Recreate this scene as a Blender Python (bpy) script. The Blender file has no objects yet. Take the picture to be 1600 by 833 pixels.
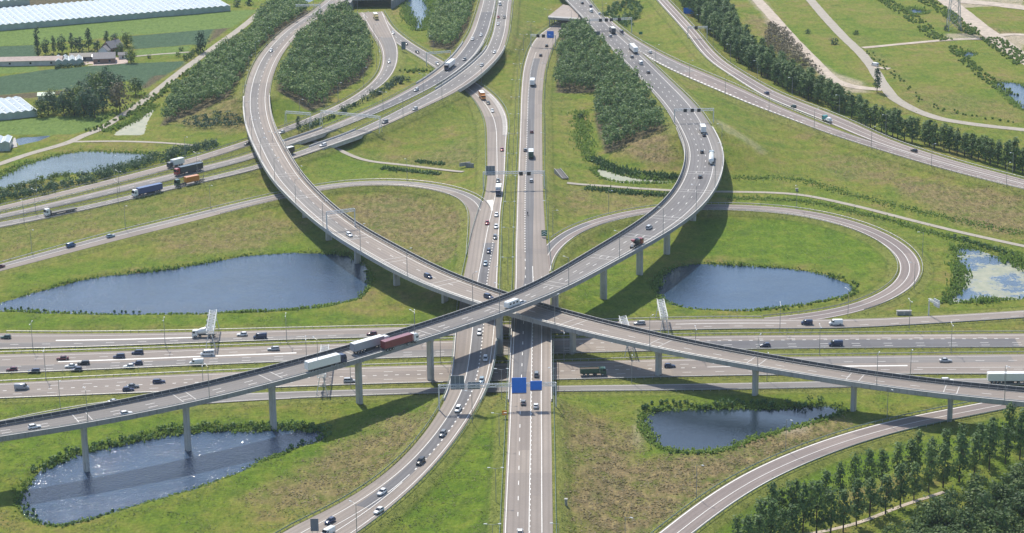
import bpy, math, random
import numpy as np
from mathutils import Vector, Matrix

random.seed(7)
rng = np.random.default_rng(7)
sc = bpy.context.scene
col = sc.collection

# ------------------------------------------------------------------ camera
FPX, CAM_H, PITCH, ROLL = 3450.0, 271.0, math.radians(17.0), math.radians(-0.66)
cam_d = bpy.data.cameras.new('camera')
cam = bpy.data.objects.new('camera', cam_d)
col.objects.link(cam)
cam_d.sensor_width = 36.0
cam_d.lens = 36.0 * FPX / 1600.0
cam_d.clip_start = 1.0
cam_d.clip_end = 30000.0
RCAM = (Matrix.Rotation(math.pi / 2 - PITCH, 3, 'X') @ Matrix.Rotation(ROLL, 3, 'Z'))
cam.matrix_world = Matrix.Translation((0, 0, CAM_H)) @ RCAM.to_4x4()
sc.camera = cam

# ------------------------------------------------------------------ sky and sun
SUN_EL, SUN_AZ = math.radians(52), math.radians(-20)      # azimuth from +Y, negative = to the left
world = bpy.data.worlds.new('World')
sc.world = world
world.use_nodes = True
wn = world.node_tree.nodes
sky = wn.new('ShaderNodeTexSky')
sky.sky_type = 'NISHITA'
sky.sun_disc = False
sky.sun_elevation = SUN_EL
sky.sun_rotation = SUN_AZ
sky.air_density = 1.0
sky.dust_density = 0.8
world.node_tree.links.new(sky.outputs[0], wn['Background'].inputs[0])
wn['Background'].inputs[1].default_value = 0.125
sun_d = bpy.data.lights.new('sun', 'SUN')
sun_d.energy = 3.8
sun_d.angle = math.radians(0.5)
sun_d.color = (1.0, 0.925, 0.80)
sun = bpy.data.objects.new('sun', sun_d)
col.objects.link(sun)
sdir = Vector((math.sin(SUN_AZ) * math.cos(SUN_EL), math.cos(SUN_AZ) * math.cos(SUN_EL), math.sin(SUN_EL)))
sun.rotation_euler = sdir.to_track_quat('Z', 'Y').to_euler()
sun.location = (0, 900, 400)
sc.view_settings.view_transform = 'Standard'
sc.view_settings.look = 'None'
sc.view_settings.exposure = 0.62
sc.view_settings.gamma = 1.0
sc.view_settings.use_curve_mapping = False
# ------------------------------------------------------------------ geometry of the view
RM = np.array(RCAM)
CAMP = np.array([0.0, 0.0, CAM_H])


def unproj(p, z):
    p = np.atleast_2d(np.asarray(p, float))
    d = np.stack([(p[:, 0] - 800) / FPX, -(p[:, 1] - 416.5) / FPX, -np.ones(len(p))], 1) @ RM.T
    t = (np.broadcast_to(z, (len(p),)) - CAM_H) / d[:, 2]
    return CAMP + d * t[:, None]


def proj(P):
    q = (np.atleast_2d(np.asarray(P, float)) - CAMP) @ RM
    return np.stack([800 + FPX * q[:, 0] / -q[:, 2], 416.5 - FPX * q[:, 1] / -q[:, 2]], 1)


ROWS = (0, 210, 420, 623)


def Z(cr, x, y):
    return (400 * int(cr[0]) + x / 3.967, ROWS[int(cr[1])] + y / 3.967)


def T(s):
    """photo tracing: '10 560,0 440,80; 01 ...' zoom tiles, 'p x,y' plain pixels"""
    out = []
    for grp in s.split(';'):
        tk = grp.split()
        for t in tk[1:]:
            x, y = map(float, t.split(','))
            out.append((x, y) if tk[0] == 'p' else Z(tk[0], x, y))
    return np.array(out)


def resample(P, n):
    P = np.asarray(P, float)
    d = np.r_[0, np.cumsum(np.linalg.norm(np.diff(P, axis=0), axis=1))]
    u = np.linspace(0, d[-1], n)
    return np.stack([np.interp(u, d, P[:, k]) for k in range(P.shape[1])], 1)


def gsm(a, sig):
    """gaussian smoothing along axis 0 with reflected (odd) ends"""
    a = np.asarray(a, float)
    if sig < 0.3:
        return a
    r = int(min(3 * sig, len(a) - 1))
    k = np.exp(-0.5 * (np.arange(-r, r + 1) / sig) ** 2)
    k /= k.sum()
    one = a.ndim == 1
    b = a[:, None] if one else a
    pre = 2 * b[0] - b[1:r + 1][::-1]
    post = 2 * b[-1] - b[-r - 1:-1][::-1]
    e = np.concatenate([pre, b, post])
    o = np.stack([np.convolve(e[:, j], k, 'valid') for j in range(b.shape[1])], 1)
    return o[:, 0] if one else o


class Road:
    STEP = 3.0

    def __init__(self, key, a, b, hs, sm=5, smw=14, ext=(0, 0), width=None):
        self.key = key
        pa, pb = resample(T(a), 400), resample(T(b), 400)
        mid = (pa + pb) / 2
        an = sorted((int(np.argmin(np.hypot(mid[:, 0] - x, mid[:, 1] - y))), h) for x, y, h in hs)
        h = np.interp(np.arange(400), [i for i, _ in an], [v for _, v in an])
        h = gsm(h, 18)
        A, B = unproj(pa, h), unproj(pb, h)
        M = (A + B) / 2
        L = np.linalg.norm(np.diff(M, axis=0), axis=1).sum()
        n = max(int(L / self.STEP), 8)
        # equal steps along the middle
        d = np.r_[0, np.cumsum(np.linalg.norm(np.diff(M, axis=0), axis=1))]
        u = np.linspace(0, d[-1], n)
        f = lambda X: np.stack([np.interp(u, d, X[:, k]) for k in range(3)], 1)
        A, B = f(A), f(B)
        C = gsm((A + B) / 2, sm)
        tg = np.gradient(C[:, :2], axis=0)
        tg /= np.linalg.norm(tg, axis=1)[:, None]
        N = np.stack([-tg[:, 1], tg[:, 0]], 1)
        side = np.sign(((A - B)[:, :2] * N).sum())          # +1: edge a lies on the +N side
        hw = np.abs(((A - B)[:, :2] * N).sum(1)) / 2
        hw = gsm(hw, smw)
        if width is not None:
            hw = np.full(n, width / 2)
        e0, e1 = int(ext[0] / self.STEP), int(ext[1] / self.STEP)
        if e0:
            C = np.r_[C[0] - (C[4] - C[0]) / 4 * np.arange(e0, 0, -1)[:, None], C]
            C[:e0, 2] = C[e0, 2]
            hw = np.r_[np.full(e0, hw[0]), hw]
        if e1:
            n0 = len(C)
            C = np.r_[C, C[-1] + (C[-1] - C[-5]) / 4 * np.arange(1, e1 + 1)[:, None]]
            C[n0:, 2] = C[n0 - 1, 2]
            hw = np.r_[hw, np.full(e1, hw[-1])]
        C[:, 2] = gsm(C[:, 2], 6)
        self.C, self.hw, self.side = C, hw, side
        tg = np.gradient(C[:, :2], axis=0)
        tg /= np.linalg.norm(tg, axis=1)[:, None]
        self.tg = tg
        self.N = np.stack([-tg[:, 1], tg[:, 0]], 1)
        self.s = np.r_[0, np.cumsum(np.linalg.norm(np.diff(C, axis=0), axis=1))]
        self.bridge = np.zeros(len(C), bool)
        self.emb = True

    # lateral position: offset measured from edge a towards edge b, in metres
    def lat(self, off, ref='a'):
        if ref == 'a':
            l = self.side * (self.hw - off)
        elif ref == 'b':
            l = -self.side * (self.hw - off)
        else:
            l = -self.side * off * np.ones(len(self.hw))
        return l

    def line(self, l, dz=0.0, i0=0, i1=None):
        l = np.broadcast_to(l, (len(self.C),))
        P = self.C.copy()
        P[:, :2] += self.N * l[:, None]
        P[:, 2] += dz
        return P[i0:i1]

    def near_px(self, x, y):
        q = proj(self.C)
        return int(np.argmin(np.hypot(q[:, 0] - x, q[:, 1] - y)))

    def near_xy(self, p):
        return int(np.argmin(np.hypot(self.C[:, 0] - p[0], self.C[:, 1] - p[1])))


ROADS = {}


def road(key, *a, **k):
    ROADS[key] = Road(key, *a, **k)
    return ROADS[key]


# a = image-left / upper edge, b = image-right / lower edge (see each line)
road('A', '10 430,0 330,90 215,150 120,225 0,360; 00 1530,500 1508,620 1515,740 1540,833; 11 0,90 40,190 110,300 200,385 300,480 430,590 560,680 700,750; 12 820,0 930,60 1050,105 1200,165 1330,205; p 765,484 800,494; 22 150,312 330,365 500,410 700,455 880,495 1100,545 1300,580; 32 0,610 200,650 400,690 600,720 800,750 1000,775 1200,800 1400,820 1587,833',
     '10 560,0 440,80 330,150 235,240 150,350 95,480 75,600 85,700 125,833; 11 175,80 225,165 280,260 350,335 430,420 520,500 620,570 740,640 880,710 1010,770; 12 1080,4 1200,49 1330,94 1450,134; p 788,461 820,471; 22 185,245 330,288 480,328 640,363 800,398 1000,443 1200,488 1400,528; 32 0,553 200,598 400,633 600,660 800,685 1000,710 1200,730 1400,750 1587,765',
     [(515, 0, 7), (430, 90, 8), (388, 160, 8.6), (420, 250, 9.3), (480, 320, 9.8), (560, 385, 11), (650, 435, 11.3), (790, 480, 11.6), (900, 508, 11.8), (1030, 535, 12.2), (1175, 565, 12.6), (1329, 592, 12.0), (1490, 615, 11.2), (1600, 625, 11)],
     sm=7, ext=(60, 80))
road('B', '20 330,0 490,160 560,250 640,330 790,480 900,600 1000,740 1040,833; 21 1075,60 1085,130 1075,200 1050,280 1000,370 930,450 830,530 700,610 560,700 330,833; 22 200,98 0,178; 12 1400,238 1200,308 1000,373 800,438 500,523 250,593 0,653; 02 1300,728 1000,788; p 190,625; 03 700,62 400,112 200,142 0,172',
     '20 480,0 620,180 760,290 870,390 1000,520 1100,610 1180,690 1240,790; 21 1260,0 1300,60 1315,130 1305,230 1270,330 1200,430 1100,520 990,600 880,660 760,725 550,833; 22 400,90 200,180 0,260; 12 1400,315 1200,390 1000,450 800,510 600,575 400,630 200,690 0,735; 02 1350,790; 03 1400,0 1150,50 900,95 600,150 300,195 0,240',
     [(900, 0, 7), (960, 50, 7.3), (1010, 100, 8), (1065, 180, 9.6), (1095, 250, 13.2), (1083, 300, 15.3), (1030, 365, 16.4), (940, 420, 18), (800, 475, 18.8), (675, 515, 18.8), (558, 555, 18.3), (428, 595, 18.4), (288, 625, 17.7), (137, 657, 17.5), (0, 680, 17.4)],
     sm=7, ext=(120, 90))
road('N', 'p 786,833 789,760 793,690 796,623 799,560 801,500 804,420 808,300 812,210 814,150 817,110 826,76 838,55 858,42 882,30',
     'p 864,833 863,760 862,690 860,623 860,560 860,500 861,440 853,380 848,300 847,210 847,150 851,110 862,76 874,55 889,42 906,30',
     [(825, 833, 5.0), (828, 620, 6.0), (830, 500, 6.0), (830, 300, 4.5), (832, 200, 2.6), (840, 100, 1.0), (885, 38, 0.5)], ext=(120, 40))
road('S', '10 635,75 690,120 760,190 830,240 880,280 940,310 1050,380 1110,430 1200,480 1300,550 1345,600 1390,680 1430,770; 11 1432,0 1432,200 1430,380; p 752,330 738,370 731,410; 12 1275,100 1250,330 1235,430 1215,650 1190,833; 13 1100,140 1000,280 900,390 780,500 650,600 500,690 330,770 165,833',
     '10 790,75 850,180 950,255 1050,320 1165,380 1300,465 1420,550 1500,600 1550,680 1562,770; 11 1550,0 1545,200 1525,390; p 781,370 779,420; 12 1500,100 1497,330 1488,450 1470,600 1400,800; 13 1390,20 1300,170 1200,310 1100,430 1000,530 880,640 760,740 640,833',
     [(578, 19, 0.4), (700, 100, 0.3), (757, 150, 0.5), (772, 210, 2.6), (770, 290, 4.5), (755, 400, 5.5), (745, 500, 6), (735, 600, 6), (690, 690, 4.8), (610, 770, 3.2), (510, 833, 2.2)], sm=5, smw=10, ext=(0, 90))
road('C1', '10 635,75 690,170 760,260 790,340 780,420 730,500 640,570 520,650 300,740 130,805; 01 1500,45 1200,140 900,225 600,300 300,372 0,445',
     '10 790,75 850,210 880,280 885,330 870,420 830,490 760,550 620,630 400,730 240,800; 01 1560,65 1300,155 1150,197 950,243 700,308 400,383 0,475',
     [(580, 19, 0.4), (610, 90, 1.2), (570, 140, 2.3), (480, 185, 3), (390, 225, 2.4), (300, 255, 1.2), (150, 295, .5), (0, 328, .3)], ext=(0, 90))
road('C2', '10 1390,0 1330,200 1230,340 1150,420 1000,520 800,630 600,720 330,833; 11 150,45; 01 1587,120 1250,195 900,280 600,355 300,430 0,495',
     '10 1490,0 1480,60 1440,200 1400,290 1350,360 1160,510 1050,565 900,640 700,720 430,833; 11 165,75; 01 1587,155 1300,225 1000,305 700,370 400,440 0,525',
     [(762, 0, 6.3), (745, 60, 6.5), (700, 105, 6.3), (600, 170, 5.6), (500, 210, 4.0), (420, 240, 2.6), (300, 275, 1.2), (150, 312, .5), (0, 337, .3)], ext=(90, 90))
road('C3', '10 1500,0 1470,200 1430,310 1300,430 1170,515 1000,620 800,730 580,833; 11 400,40 215,135; 01 1587,190 1250,280 1000,325 800,385 500,450 250,500 0,545',
     '20 0,0; 10 1565,200 1520,340 1400,460 1250,580 1100,640 900,730 650,840; 11 640,25 440,85 225,155; 01 1587,225 1250,300 1000,360 700,430 400,500 200,540 0,580',
     [(788, 0, 6.3), (780, 60, 6.5), (740, 120, 6.3), (650, 185, 5.8), (560, 220, 5.2), (480, 245, 3.6), (400, 262, 2.6), (300, 285, 1.2), (150, 322, .5), (0, 352, .3)], ext=(90, 90))
road('LL', '01 0,805 400,690 700,610 1000,540 1300,465 1587,400; 11 180,362 350,325 450,302 600,287 800,282 1000,288 1150,310 1300,345 1400,395 1440,440 1465,510; p 769,365 770,400',
     '01 60,833 400,745 700,665 1000,590 1300,510 1587,430; 11 180,390 380,347 500,325 650,312 850,309 1000,325 1150,350 1250,380 1310,420 1330,480 1325,560; p 733,375 731,400',
     [(0, 416, .5), (200, 366, 1.2), (400, 313, 2.5), (600, 285, 3.5), (740, 320, 4.6), (755, 400, 5.45)], sm=4, ext=(90, 0))
road('LR', 'p 835,422; 21 140,780 165,725 220,660 330,590 480,530 650,485 800,457 920,440 1100,428 1290,428 1587,440; 31 150,455 300,475 450,510 600,550 750,620 870,690 930,740 960,800; 32 970,10 960,50 900,120 800,170 700,220 560,270 400,307 270,325 100,345 0,352',
     'p 860,425; 21 245,810 270,740 330,670 430,600 560,550 700,515 870,480 1050,467 1240,465 1587,478; 31 200,500 350,535 500,573 650,630 750,695 800,750 822,800; 32 827,10 815,50 770,110 680,170 560,220 400,255 200,285 0,300',
     [(845, 415, 5.3), (870, 365, 4.6), (960, 335, 3.6), (1080, 323, 3), (1250, 330, 2), (1400, 385, 1.2), (1430, 425, .9), (1380, 465, .4), (1280, 495, .1), (1200, 500, .0)], sm=4)
road('U1', '20 965,0 1060,100 1150,200 1230,300 1320,380 1450,470; 30 0,550 200,630 400,700 560,770; 31 660,0 800,57 1000,118 1200,178 1400,230 1587,280',
     '20 900,0 980,90 1090,210 1170,320 1240,400 1400,490; 30 0,615 200,695 380,770 480,812; 31 600,25 760,80 960,142 1200,214 1400,262 1587,312',
     [(1035, 0, 5), (1100, 80, 5), (1200, 147, 4.6), (1300, 190, 4.3), (1420, 230, 3.6), (1600, 285, 3)], ext=(90, 90))
road('X', '20 600,110 700,200 850,290 1000,370 1200,450 1400,530; 30 0,638 200,718 350,778 480,820; 31 620,35 780,85 980,148 1200,212 1400,262 1587,310',
     '20 620,165 690,245 780,310 870,373 1000,442 1200,532 1400,622; 30 0,690 200,752 370,830; 31 400,10 600,70 900,160 1200,250 1587,340',
     [(952, 35, 7.2), (1000, 80, 6.6), (1100, 125, 5.6), (1200, 165, 4.8), (1300, 205, 4.27), (1420, 245, 3.57), (1600, 293, 2.97)], sm=6, ext=(20, 90))
road('RR', '23 905,833 1000,750 1150,640 1300,540 1450,450; 33 0,390 200,300 400,225 640,160 900,105 1150,55 1340,28; p 1600,616',
     '23 1120,833 1250,730 1400,620; 33 0,500 200,415 400,335 600,270 800,205 1000,155 1250,110 1550,57; p 1600,634',
     [(1055, 833, 2.0), (1280, 690, 1.3), (1450, 645, .6), (1600, 626, .3)], ext=(80, 80))
road('E1', 'p 0,521 75,522 175,522 300,520 400,517 500,514.5 614,512 760,508 880,505 1010,501 1050,498; 22 1587,295; 32 100,305 270,325 600,320 900,300 1200,285 1587,258',
     'p 0,546 75,545 150,542 277,537 400,532.5 560,528 760,524 880,520 976,518; 22 1000,385 1587,380; 32 400,370 800,350 1200,330 1587,305', [(0, 533, 0), (1600, 490, 0.3)], ext=(90, 90))
road('E2', 'p 0,554 100,551 200,548.6 328,545 400,542 475,538.5 556,536 760,531 960,527 1200,524 1600,521.5',
     'p 0,584 100,581 200,576 302,571 400,567 560,562 760,556 912,552 1040,548 1200,545.5 1400,543.5 1600,543', [(0, 570, 0), (1600, 530, 0)], ext=(90, 90))
road('E3', 'p 0,599 126,591.5 252,586 400,580 560,573.5 704,570 880,566 1000,562 1200,558 1330,557 1450,555 1600,553.5',
     'p 0,623 100,620.5 200,615 300,612 437,605.5 560,601 672,598 873,594 1000,591 1100,588 1200,586.5 1414,585 1600,585', [(0, 610, 0), (1600, 570, 0)], ext=(90, 90))
road('E4', 'p 0,662 63,648 126,635 190,628 300,619 400,613.5 500,610 680,606.5 872,603 1000,601 1200,598 1305,595.5 1450,592 1600,591',
     'p 0,682 63,668 126,650 200,641 300,632 400,625.5 500,621.5 680,613.5 872,612 1000,611.5 1200,608 1310,606 1450,603 1600,602', [(0, 670, 0), (1600, 597, 0)], ext=(90, 90))
R = ROADS
for k, (p0, p1) in {'A': ((388, 150), None), 'B': ((1072, 215), None)}.items():
    R[k].bridge[R[k].near_px(*p0):] = True
R['A'].bridge[:R['A'].near_px(508, 14)] = True
R['B'].bridge[:R['B'].near_px(935, 40)] = True
BR = {}
for k, p0, p1 in (('N', (829, 618), (830, 497)), ('S', (746, 497), (732, 618)), ('C2', (742, 72), (672, 127)), ('C3', (780, 80), (705, 143)), ('C2b', (458, 231), (505, 212)), ('C3b', (506, 237), (560, 222))):
    r_ = R[k.rstrip('b')]
    i0, i1 = sorted((r_.near_px(*p0), r_.near_px(*p1)))
    r_.bridge[i0:i1 + 1] = True
    BR[k] = (i0, i1)

# ------------------------------------------------------------------ materials
def nmat(name):
    m = bpy.data.materials.new(name)
    m.use_nodes = True
    nt = m.node_tree
    return m, nt, nt.nodes['Principled BSDF']


def ramp(nt, fac, stops):
    r = nt.nodes.new('ShaderNodeValToRGB')
    el = r.color_ramp.elements
    while len(el) < len(stops):
        el.new(0.5)
    for e, (p, c) in zip(el, stops):
        e.position = p
        e.color = (*c, 1) if len(c) == 3 else c
    nt.links.new(fac, r.inputs[0])
    return r.outputs[0]


def noise(nt, vec, scale, detail=4, rough=0.6, stretch=None):
    if stretch:
        mp = nt.nodes.new('ShaderNodeMapping')
        mp.inputs['Scale'].default_value = stretch
        nt.links.new(vec, mp.inputs[0])
        vec = mp.outputs[0]
    n = nt.nodes.new('ShaderNodeTexNoise')
    n.inputs['Scale'].default_value = scale
    n.inputs['Detail'].default_value = detail
    n.inputs['Roughness'].default_value = rough
    nt.links.new(vec, n.inputs['Vector'])
    return n.outputs['Fac']


def mix(nt, fac, a, b, mode='MIX'):
    x = nt.nodes.new('ShaderNodeMix')
    x.data_type = 'RGBA'
    x.blend_type = mode
    for sock, v in ((x.inputs[0], fac), (x.inputs[6], a), (x.inputs[7], b)):
        if hasattr(v, 'links'):
            nt.links.new(v, sock)
        elif isinstance(v, (int, float)):
            sock.default_value = v
        else:
            sock.default_value = (*v, 1)
    return x.outputs[2]


def mth(nt, op, a, b=0.0, c=None):
    x = nt.nodes.new('ShaderNodeMath')
    x.operation = op
    for i, v in enumerate((a, b) if c is None else (a, b, c)):
        if hasattr(v, 'links'):
            nt.links.new(v, x.inputs[i])
        else:
            x.inputs[i].default_value = v
    return x.outputs[0]


def pos(nt):
    g = nt.nodes.new('ShaderNodeNewGeometry')
    return g.outputs['Position']


def plain(name, c, rough=0.6, metal=0.0, var=0.12, scale=0.8, spec=0.5):
    m, nt, b = nmat(name)
    n = noise(nt, pos(nt), scale, 5)
    lo = tuple(max(v * (1 - var), 0) for v in c)
    hi = tuple(v * (1 + var) for v in c)
    nt.links.new(ramp(nt, n, [(0.3, lo), (0.7, hi)]), b.inputs['Base Color'])
    b.inputs['Roughness'].default_value = rough
    b.inputs['Metallic'].default_value = metal
    b.inputs['Specular IOR Level'].default_value = spec
    return m


def streaky(name, c, var=0.16):
    """cast concrete with rain streaks and panel joints"""
    m, nt, b = nmat(name)
    P = pos(nt)
    n1 = noise(nt, P, 0.35, 5)
    n2 = noise(nt, P, 1.0, 4, 0.6, (1.4, 1.4, 0.07))
    f = mth(nt, 'ADD', mth(nt, 'MULTIPLY', n1, 0.4), mth(nt, 'MULTIPLY', n2, 0.6))
    nt.links.new(ramp(nt, f, [(0.34, tuple(v * (1 - 2.2 * var) for v in c)), (0.48, c), (0.66, tuple(v * (1 + var) for v in c))]), b.inputs['Base Color'])
    b.inputs['Roughness'].default_value = 0.88
    return m


def paint(name, c, rough=0.3):
    m, nt, b = nmat(name)
    n = noise(nt, pos(nt), 1.5, 4)
    nt.links.new(ramp(nt, n, [(0.3, tuple(v * 0.9 for v in c)), (0.7, c)]), b.inputs['Base Color'])
    b.inputs['Roughness'].default_value = rough
    b.inputs['Coat Weight'].default_value = 0.4
    b.inputs['Coat Roughness'].default_value = 0.12
    return m


def asphalt(name, c, wear=0.25):
    """road surface: blotches, seams across and wheel tracks along (UV = metres across, along)"""
    m, nt, b = nmat(name)
    uv = nt.nodes.new('ShaderNodeUVMap')
    uv.uv_map = 'UVMap'
    u = uv.outputs[0]
    tracks = noise(nt, u, 1.0, 3, 0.5, (0.9, 0.006, 1))
    blotch = noise(nt, u, 1.0, 5, 0.6, (0.10, 0.035, 1))
    fine = noise(nt, pos(nt), 1.1, 4, 0.7)
    lo = tuple(v * (1 - wear) for v in c)
    hi = tuple(v * (1 + wear * 0.8) for v in c)
    x = mix(nt, 0.5, ramp(nt, tracks, [(0.3, lo), (0.7, hi)]), ramp(nt, blotch, [(0.3, lo), (0.7, hi)]))
    x = mix(nt, 0.25, x, ramp(nt, fine, [(0.3, lo), (0.7, hi)]))
    # transverse seams of paving stretches
    sp = nt.nodes.new('ShaderNodeSeparateXYZ')
    nt.links.new(u, sp.inputs[0])
    wn_ = nt.nodes.new('ShaderNodeTexWhiteNoise')
    wn_.noise_dimensions = '1D'
    nt.links.new(mth(nt, 'FLOOR', mth(nt, 'DIVIDE', sp.outputs[1], 83.0)), wn_.inputs['W'])
    seam = ramp(nt, wn_.outputs[0], [(0, (0.90, 0.90, 0.92)), (1, (1.07, 1.06, 1.05))])
    x = mix(nt, 1.0, x, seam, 'MULTIPLY')
    # resurfaced lane lengths
    cb = nt.nodes.new('ShaderNodeCombineXYZ')
    nt.links.new(mth(nt, 'FLOOR', mth(nt, 'DIVIDE', sp.outputs[0], 3.55)), cb.inputs[0])
    nt.links.new(mth(nt, 'FLOOR', mth(nt, 'DIVIDE', sp.outputs[1], 37.0)), cb.inputs[1])
    w2 = nt.nodes.new('ShaderNodeTexWhiteNoise')
    w2.noise_dimensions = '2D'
    nt.links.new(cb.outputs[0], w2.inputs['Vector'])
    x = mix(nt, 1.0, x, ramp(nt, w2.outputs[0], [(0.0, (0.80, 0.80, 0.82)), (0.12, (0.95, 0.95, 0.96)), (0.9, (1.03, 1.03, 1.02))]), 'MULTIPLY')
    # oil-dark wheel paths, a pair to every lane
    wv = mth(nt, 'ABSOLUTE', mth(nt, 'SUBTRACT', mth(nt, 'FRACT', mth(nt, 'DIVIDE', sp.outputs[0], 1.78)), 0.5))
    wv = mth(nt, 'MULTIPLY', ramp(nt, wv, [(0.05, (1, 1, 1)), (0.28, (0, 0, 0))]), tracks)
    x = mix(nt, wv, x, tuple(v * 0.70 for v in c))
    nt.links.new(x, b.inputs['Base Color'])
    b.inputs['Roughness'].default_value = 0.85
    b.inputs['Specular IOR Level'].default_value = 0.3
    return m


M = {}
M['asph_warm'] = asphalt('asphalt_warm', (0.255, 0.222, 0.196))
M['asph_grey'] = asphalt('asphalt_grey', (0.205, 0.194, 0.186))
M['asph_dark'] = asphalt('asphalt_dark', (0.140, 0.139, 0.146))
M['asph_deck'] = asphalt('asphalt_deck', (0.165, 0.160, 0.162))
M['asph_pink'] = asphalt('asphalt_reddish', (0.225, 0.190, 0.176))
M['asph_pale'] = asphalt('asphalt_pale', (0.27, 0.24, 0.215))
M['line'] = plain('road_paint_white', (0.66, 0.65, 0.62), 0.7, var=0.12, scale=0.5)
M['line_yellowish'] = plain('road_paint_worn', (0.62, 0.58, 0.50), 0.7, var=0.15, scale=0.5)
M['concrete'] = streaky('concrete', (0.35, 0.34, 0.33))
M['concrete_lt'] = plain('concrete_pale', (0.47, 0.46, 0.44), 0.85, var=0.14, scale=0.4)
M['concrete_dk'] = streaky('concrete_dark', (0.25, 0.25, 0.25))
M['path'] = plain('path_concrete', (0.31, 0.28, 0.235), 0.9, var=0.12, scale=0.3)
M['dirt'] = plain('dirt_track', (0.40, 0.34, 0.28), 0.95, var=0.25, scale=0.25)
M['steel'] = plain('galvanised_steel', (0.42, 0.44, 0.45), 0.45, 0.6, 0.1)
M['rail'] = plain('guard_rail_steel', (0.30, 0.31, 0.32), 0.5, 0.5, 0.15)
M['rail_dark'] = plain('dark_steel', (0.09, 0.095, 0.105), 0.5, 0.4, 0.15)
M['rail_green'] = plain('green_steel_rail', (0.13, 0.20, 0.18), 0.5, 0.2, 0.15)
M['white'] = paint('white_paint', (0.80, 0.80, 0.79))
M['offwhite'] = paint('pale_grey_paint', (0.62, 0.63, 0.64))
M['tyre'] = plain('tyre_rubber', (0.018, 0.018, 0.02), 0.85)
M['glass'] = plain('dark_window_glass', (0.02, 0.028, 0.04), 0.08, 0.0, 0.1)
M['sign_blue'] = plain('sign_blue', (0.008, 0.17, 0.70), 0.45, 0.0, 0.05)
M['sign_back'] = plain('sign_back_grey', (0.13, 0.16, 0.20), 0.5, 0.3, 0.1)
M['sign_black'] = plain('matrix_sign_black', (0.012, 0.013, 0.016), 0.4, 0.0, 0.1)
M['orange'] = plain('orange_paint', (0.72, 0.26, 0.02), 0.5)
M['chassis'] = plain('chassis_dark', (0.035, 0.037, 0.042), 0.6)
M['skin'] = plain('skin', (0.45, 0.28, 0.2), 0.6)
COL = {'white': (0.80, 0.80, 0.79), 'silver': (0.48, 0.50, 0.52), 'grey': (0.16, 0.175, 0.19), 'dark': (0.022, 0.026, 0.034),
       'navy': (0.02, 0.035, 0.10), 'blue': (0.03, 0.10, 0.22), 'red': (0.33, 0.03, 0.035), 'maroon': (0.14, 0.02, 0.03),
       'green': (0.02, 0.13, 0.09), 'teal': (0.05, 0.33, 0.33), 'orange': (0.62, 0.22, 0.03), 'yellow': (0.68, 0.55, 0.22),
       'paleblue': (0.30, 0.40, 0.47), 'black': (0.012, 0.013, 0.015), 'cont_red': (0.22, 0.045, 0.045), 'ltgrey': (0.33, 0.34, 0.38), 'dkgreen': (0.015, 0.075, 0.055),
       'tblue': (0.045, 0.08, 0.24), 'tdark': (0.03, 0.045, 0.07)}
PM = {}


def pm(c):
    if c not in PM:
        PM[c] = paint('paint_' + c, COL[c])
    return PM[c]


# ------------------------------------------------------------------ mesh helpers
class MB:
    def __init__(self):
        self.v, self.f, self.n = [], [], 0

    def add(self, v, f):
        self.v.append(np.asarray(v, float))
        self.f += [tuple(i + self.n for i in q) for q in f]
        self.n += len(v)
        return self

    def hexa(self, P):
        """8 points: bottom ring 0-3 (counter-clockwise from above), top ring 4-7"""
        return self.add(P, [(3, 2, 1, 0), (4, 5, 6, 7), (0, 1, 5, 4), (1, 2, 6, 5), (2, 3, 7, 6), (3, 0, 4, 7)])

    def box(self, c, s, rz=0.0):
        x, y, z = (k / 2 for k in s)
        P = np.array([(-x, -y, -z), (x, -y, -z), (x, y, -z), (-x, y, -z), (-x, -y, z), (x, -y, z), (x, y, z), (-x, y, z)])
        if rz:
            ca, sa = math.cos(rz), math.sin(rz)
            P = np.stack([P[:, 0] * ca - P[:, 1] * sa, P[:, 0] * sa + P[:, 1] * ca, P[:, 2]], 1)
        return self.hexa(P + np.asarray(c, float))

    def frust(self, z0, z1, b, t, c=(0, 0)):
        """tapered box: b, t = (half x, half y) at bottom and top"""
        P = [(-b[0], -b[1], z0), (b[0], -b[1], z0), (b[0], b[1], z0), (-b[0], b[1], z0), (-t[0], -t[1], z1), (t[0], -t[1], z1), (t[0], t[1], z1), (-t[0], t[1], z1)]
        return self.hexa(np.array(P) + np.array([c[0], c[1], 0]))

    def loft(self, rings, caps=True):
        k = len(rings[0])
        V = np.concatenate([np.asarray(r, float) for r in rings])
        f = []
        for i in range(len(rings) - 1):
            for j in range(k):
                a, b = i * k + j, i * k + (j + 1) % k
                f.append((a, b, b + k, a + k))
        if caps:
            f.append(tuple(range(k - 1, -1, -1)))
            f.append(tuple((len(rings) - 1) * k + j for j in range(k)))
        return self.add(V, f)

    def tube(self, p, q, r0, r1=None, k=6, caps=True):
        p, q = np.asarray(p, float), np.asarray(q, float)
        r1 = r0 if r1 is None else r1
        d = (q - p) / np.linalg.norm(q - p)
        a = np.cross(d, (0, 0, 1) if abs(d[2]) < 0.9 else (1, 0, 0))
        a /= np.linalg.norm(a)
        b = np.cross(d, a)
        th = np.arange(k) / k * 2 * math.pi
        ring = np.cos(th)[:, None] * a + np.sin(th)[:, None] * b
        return self.loft([p + ring * r0, q + ring * r1], caps)

    def build(self, name, mat, parent=None, smooth=False):
        me = bpy.data.meshes.new(name)
        V = np.concatenate(self.v)
        me.from_pydata(V.tolist(), [], self.f)
        me.materials.append(mat)
        if smooth:
            me.polygons.foreach_set('use_smooth', [True] * len(me.polygons))
        me.update()
        return link(name, me, parent)


def link(name, data, parent=None):
    o = bpy.data.objects.new(name, data)
    col.objects.link(o)
    if parent is not None:
        o.parent = parent
    return o


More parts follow.
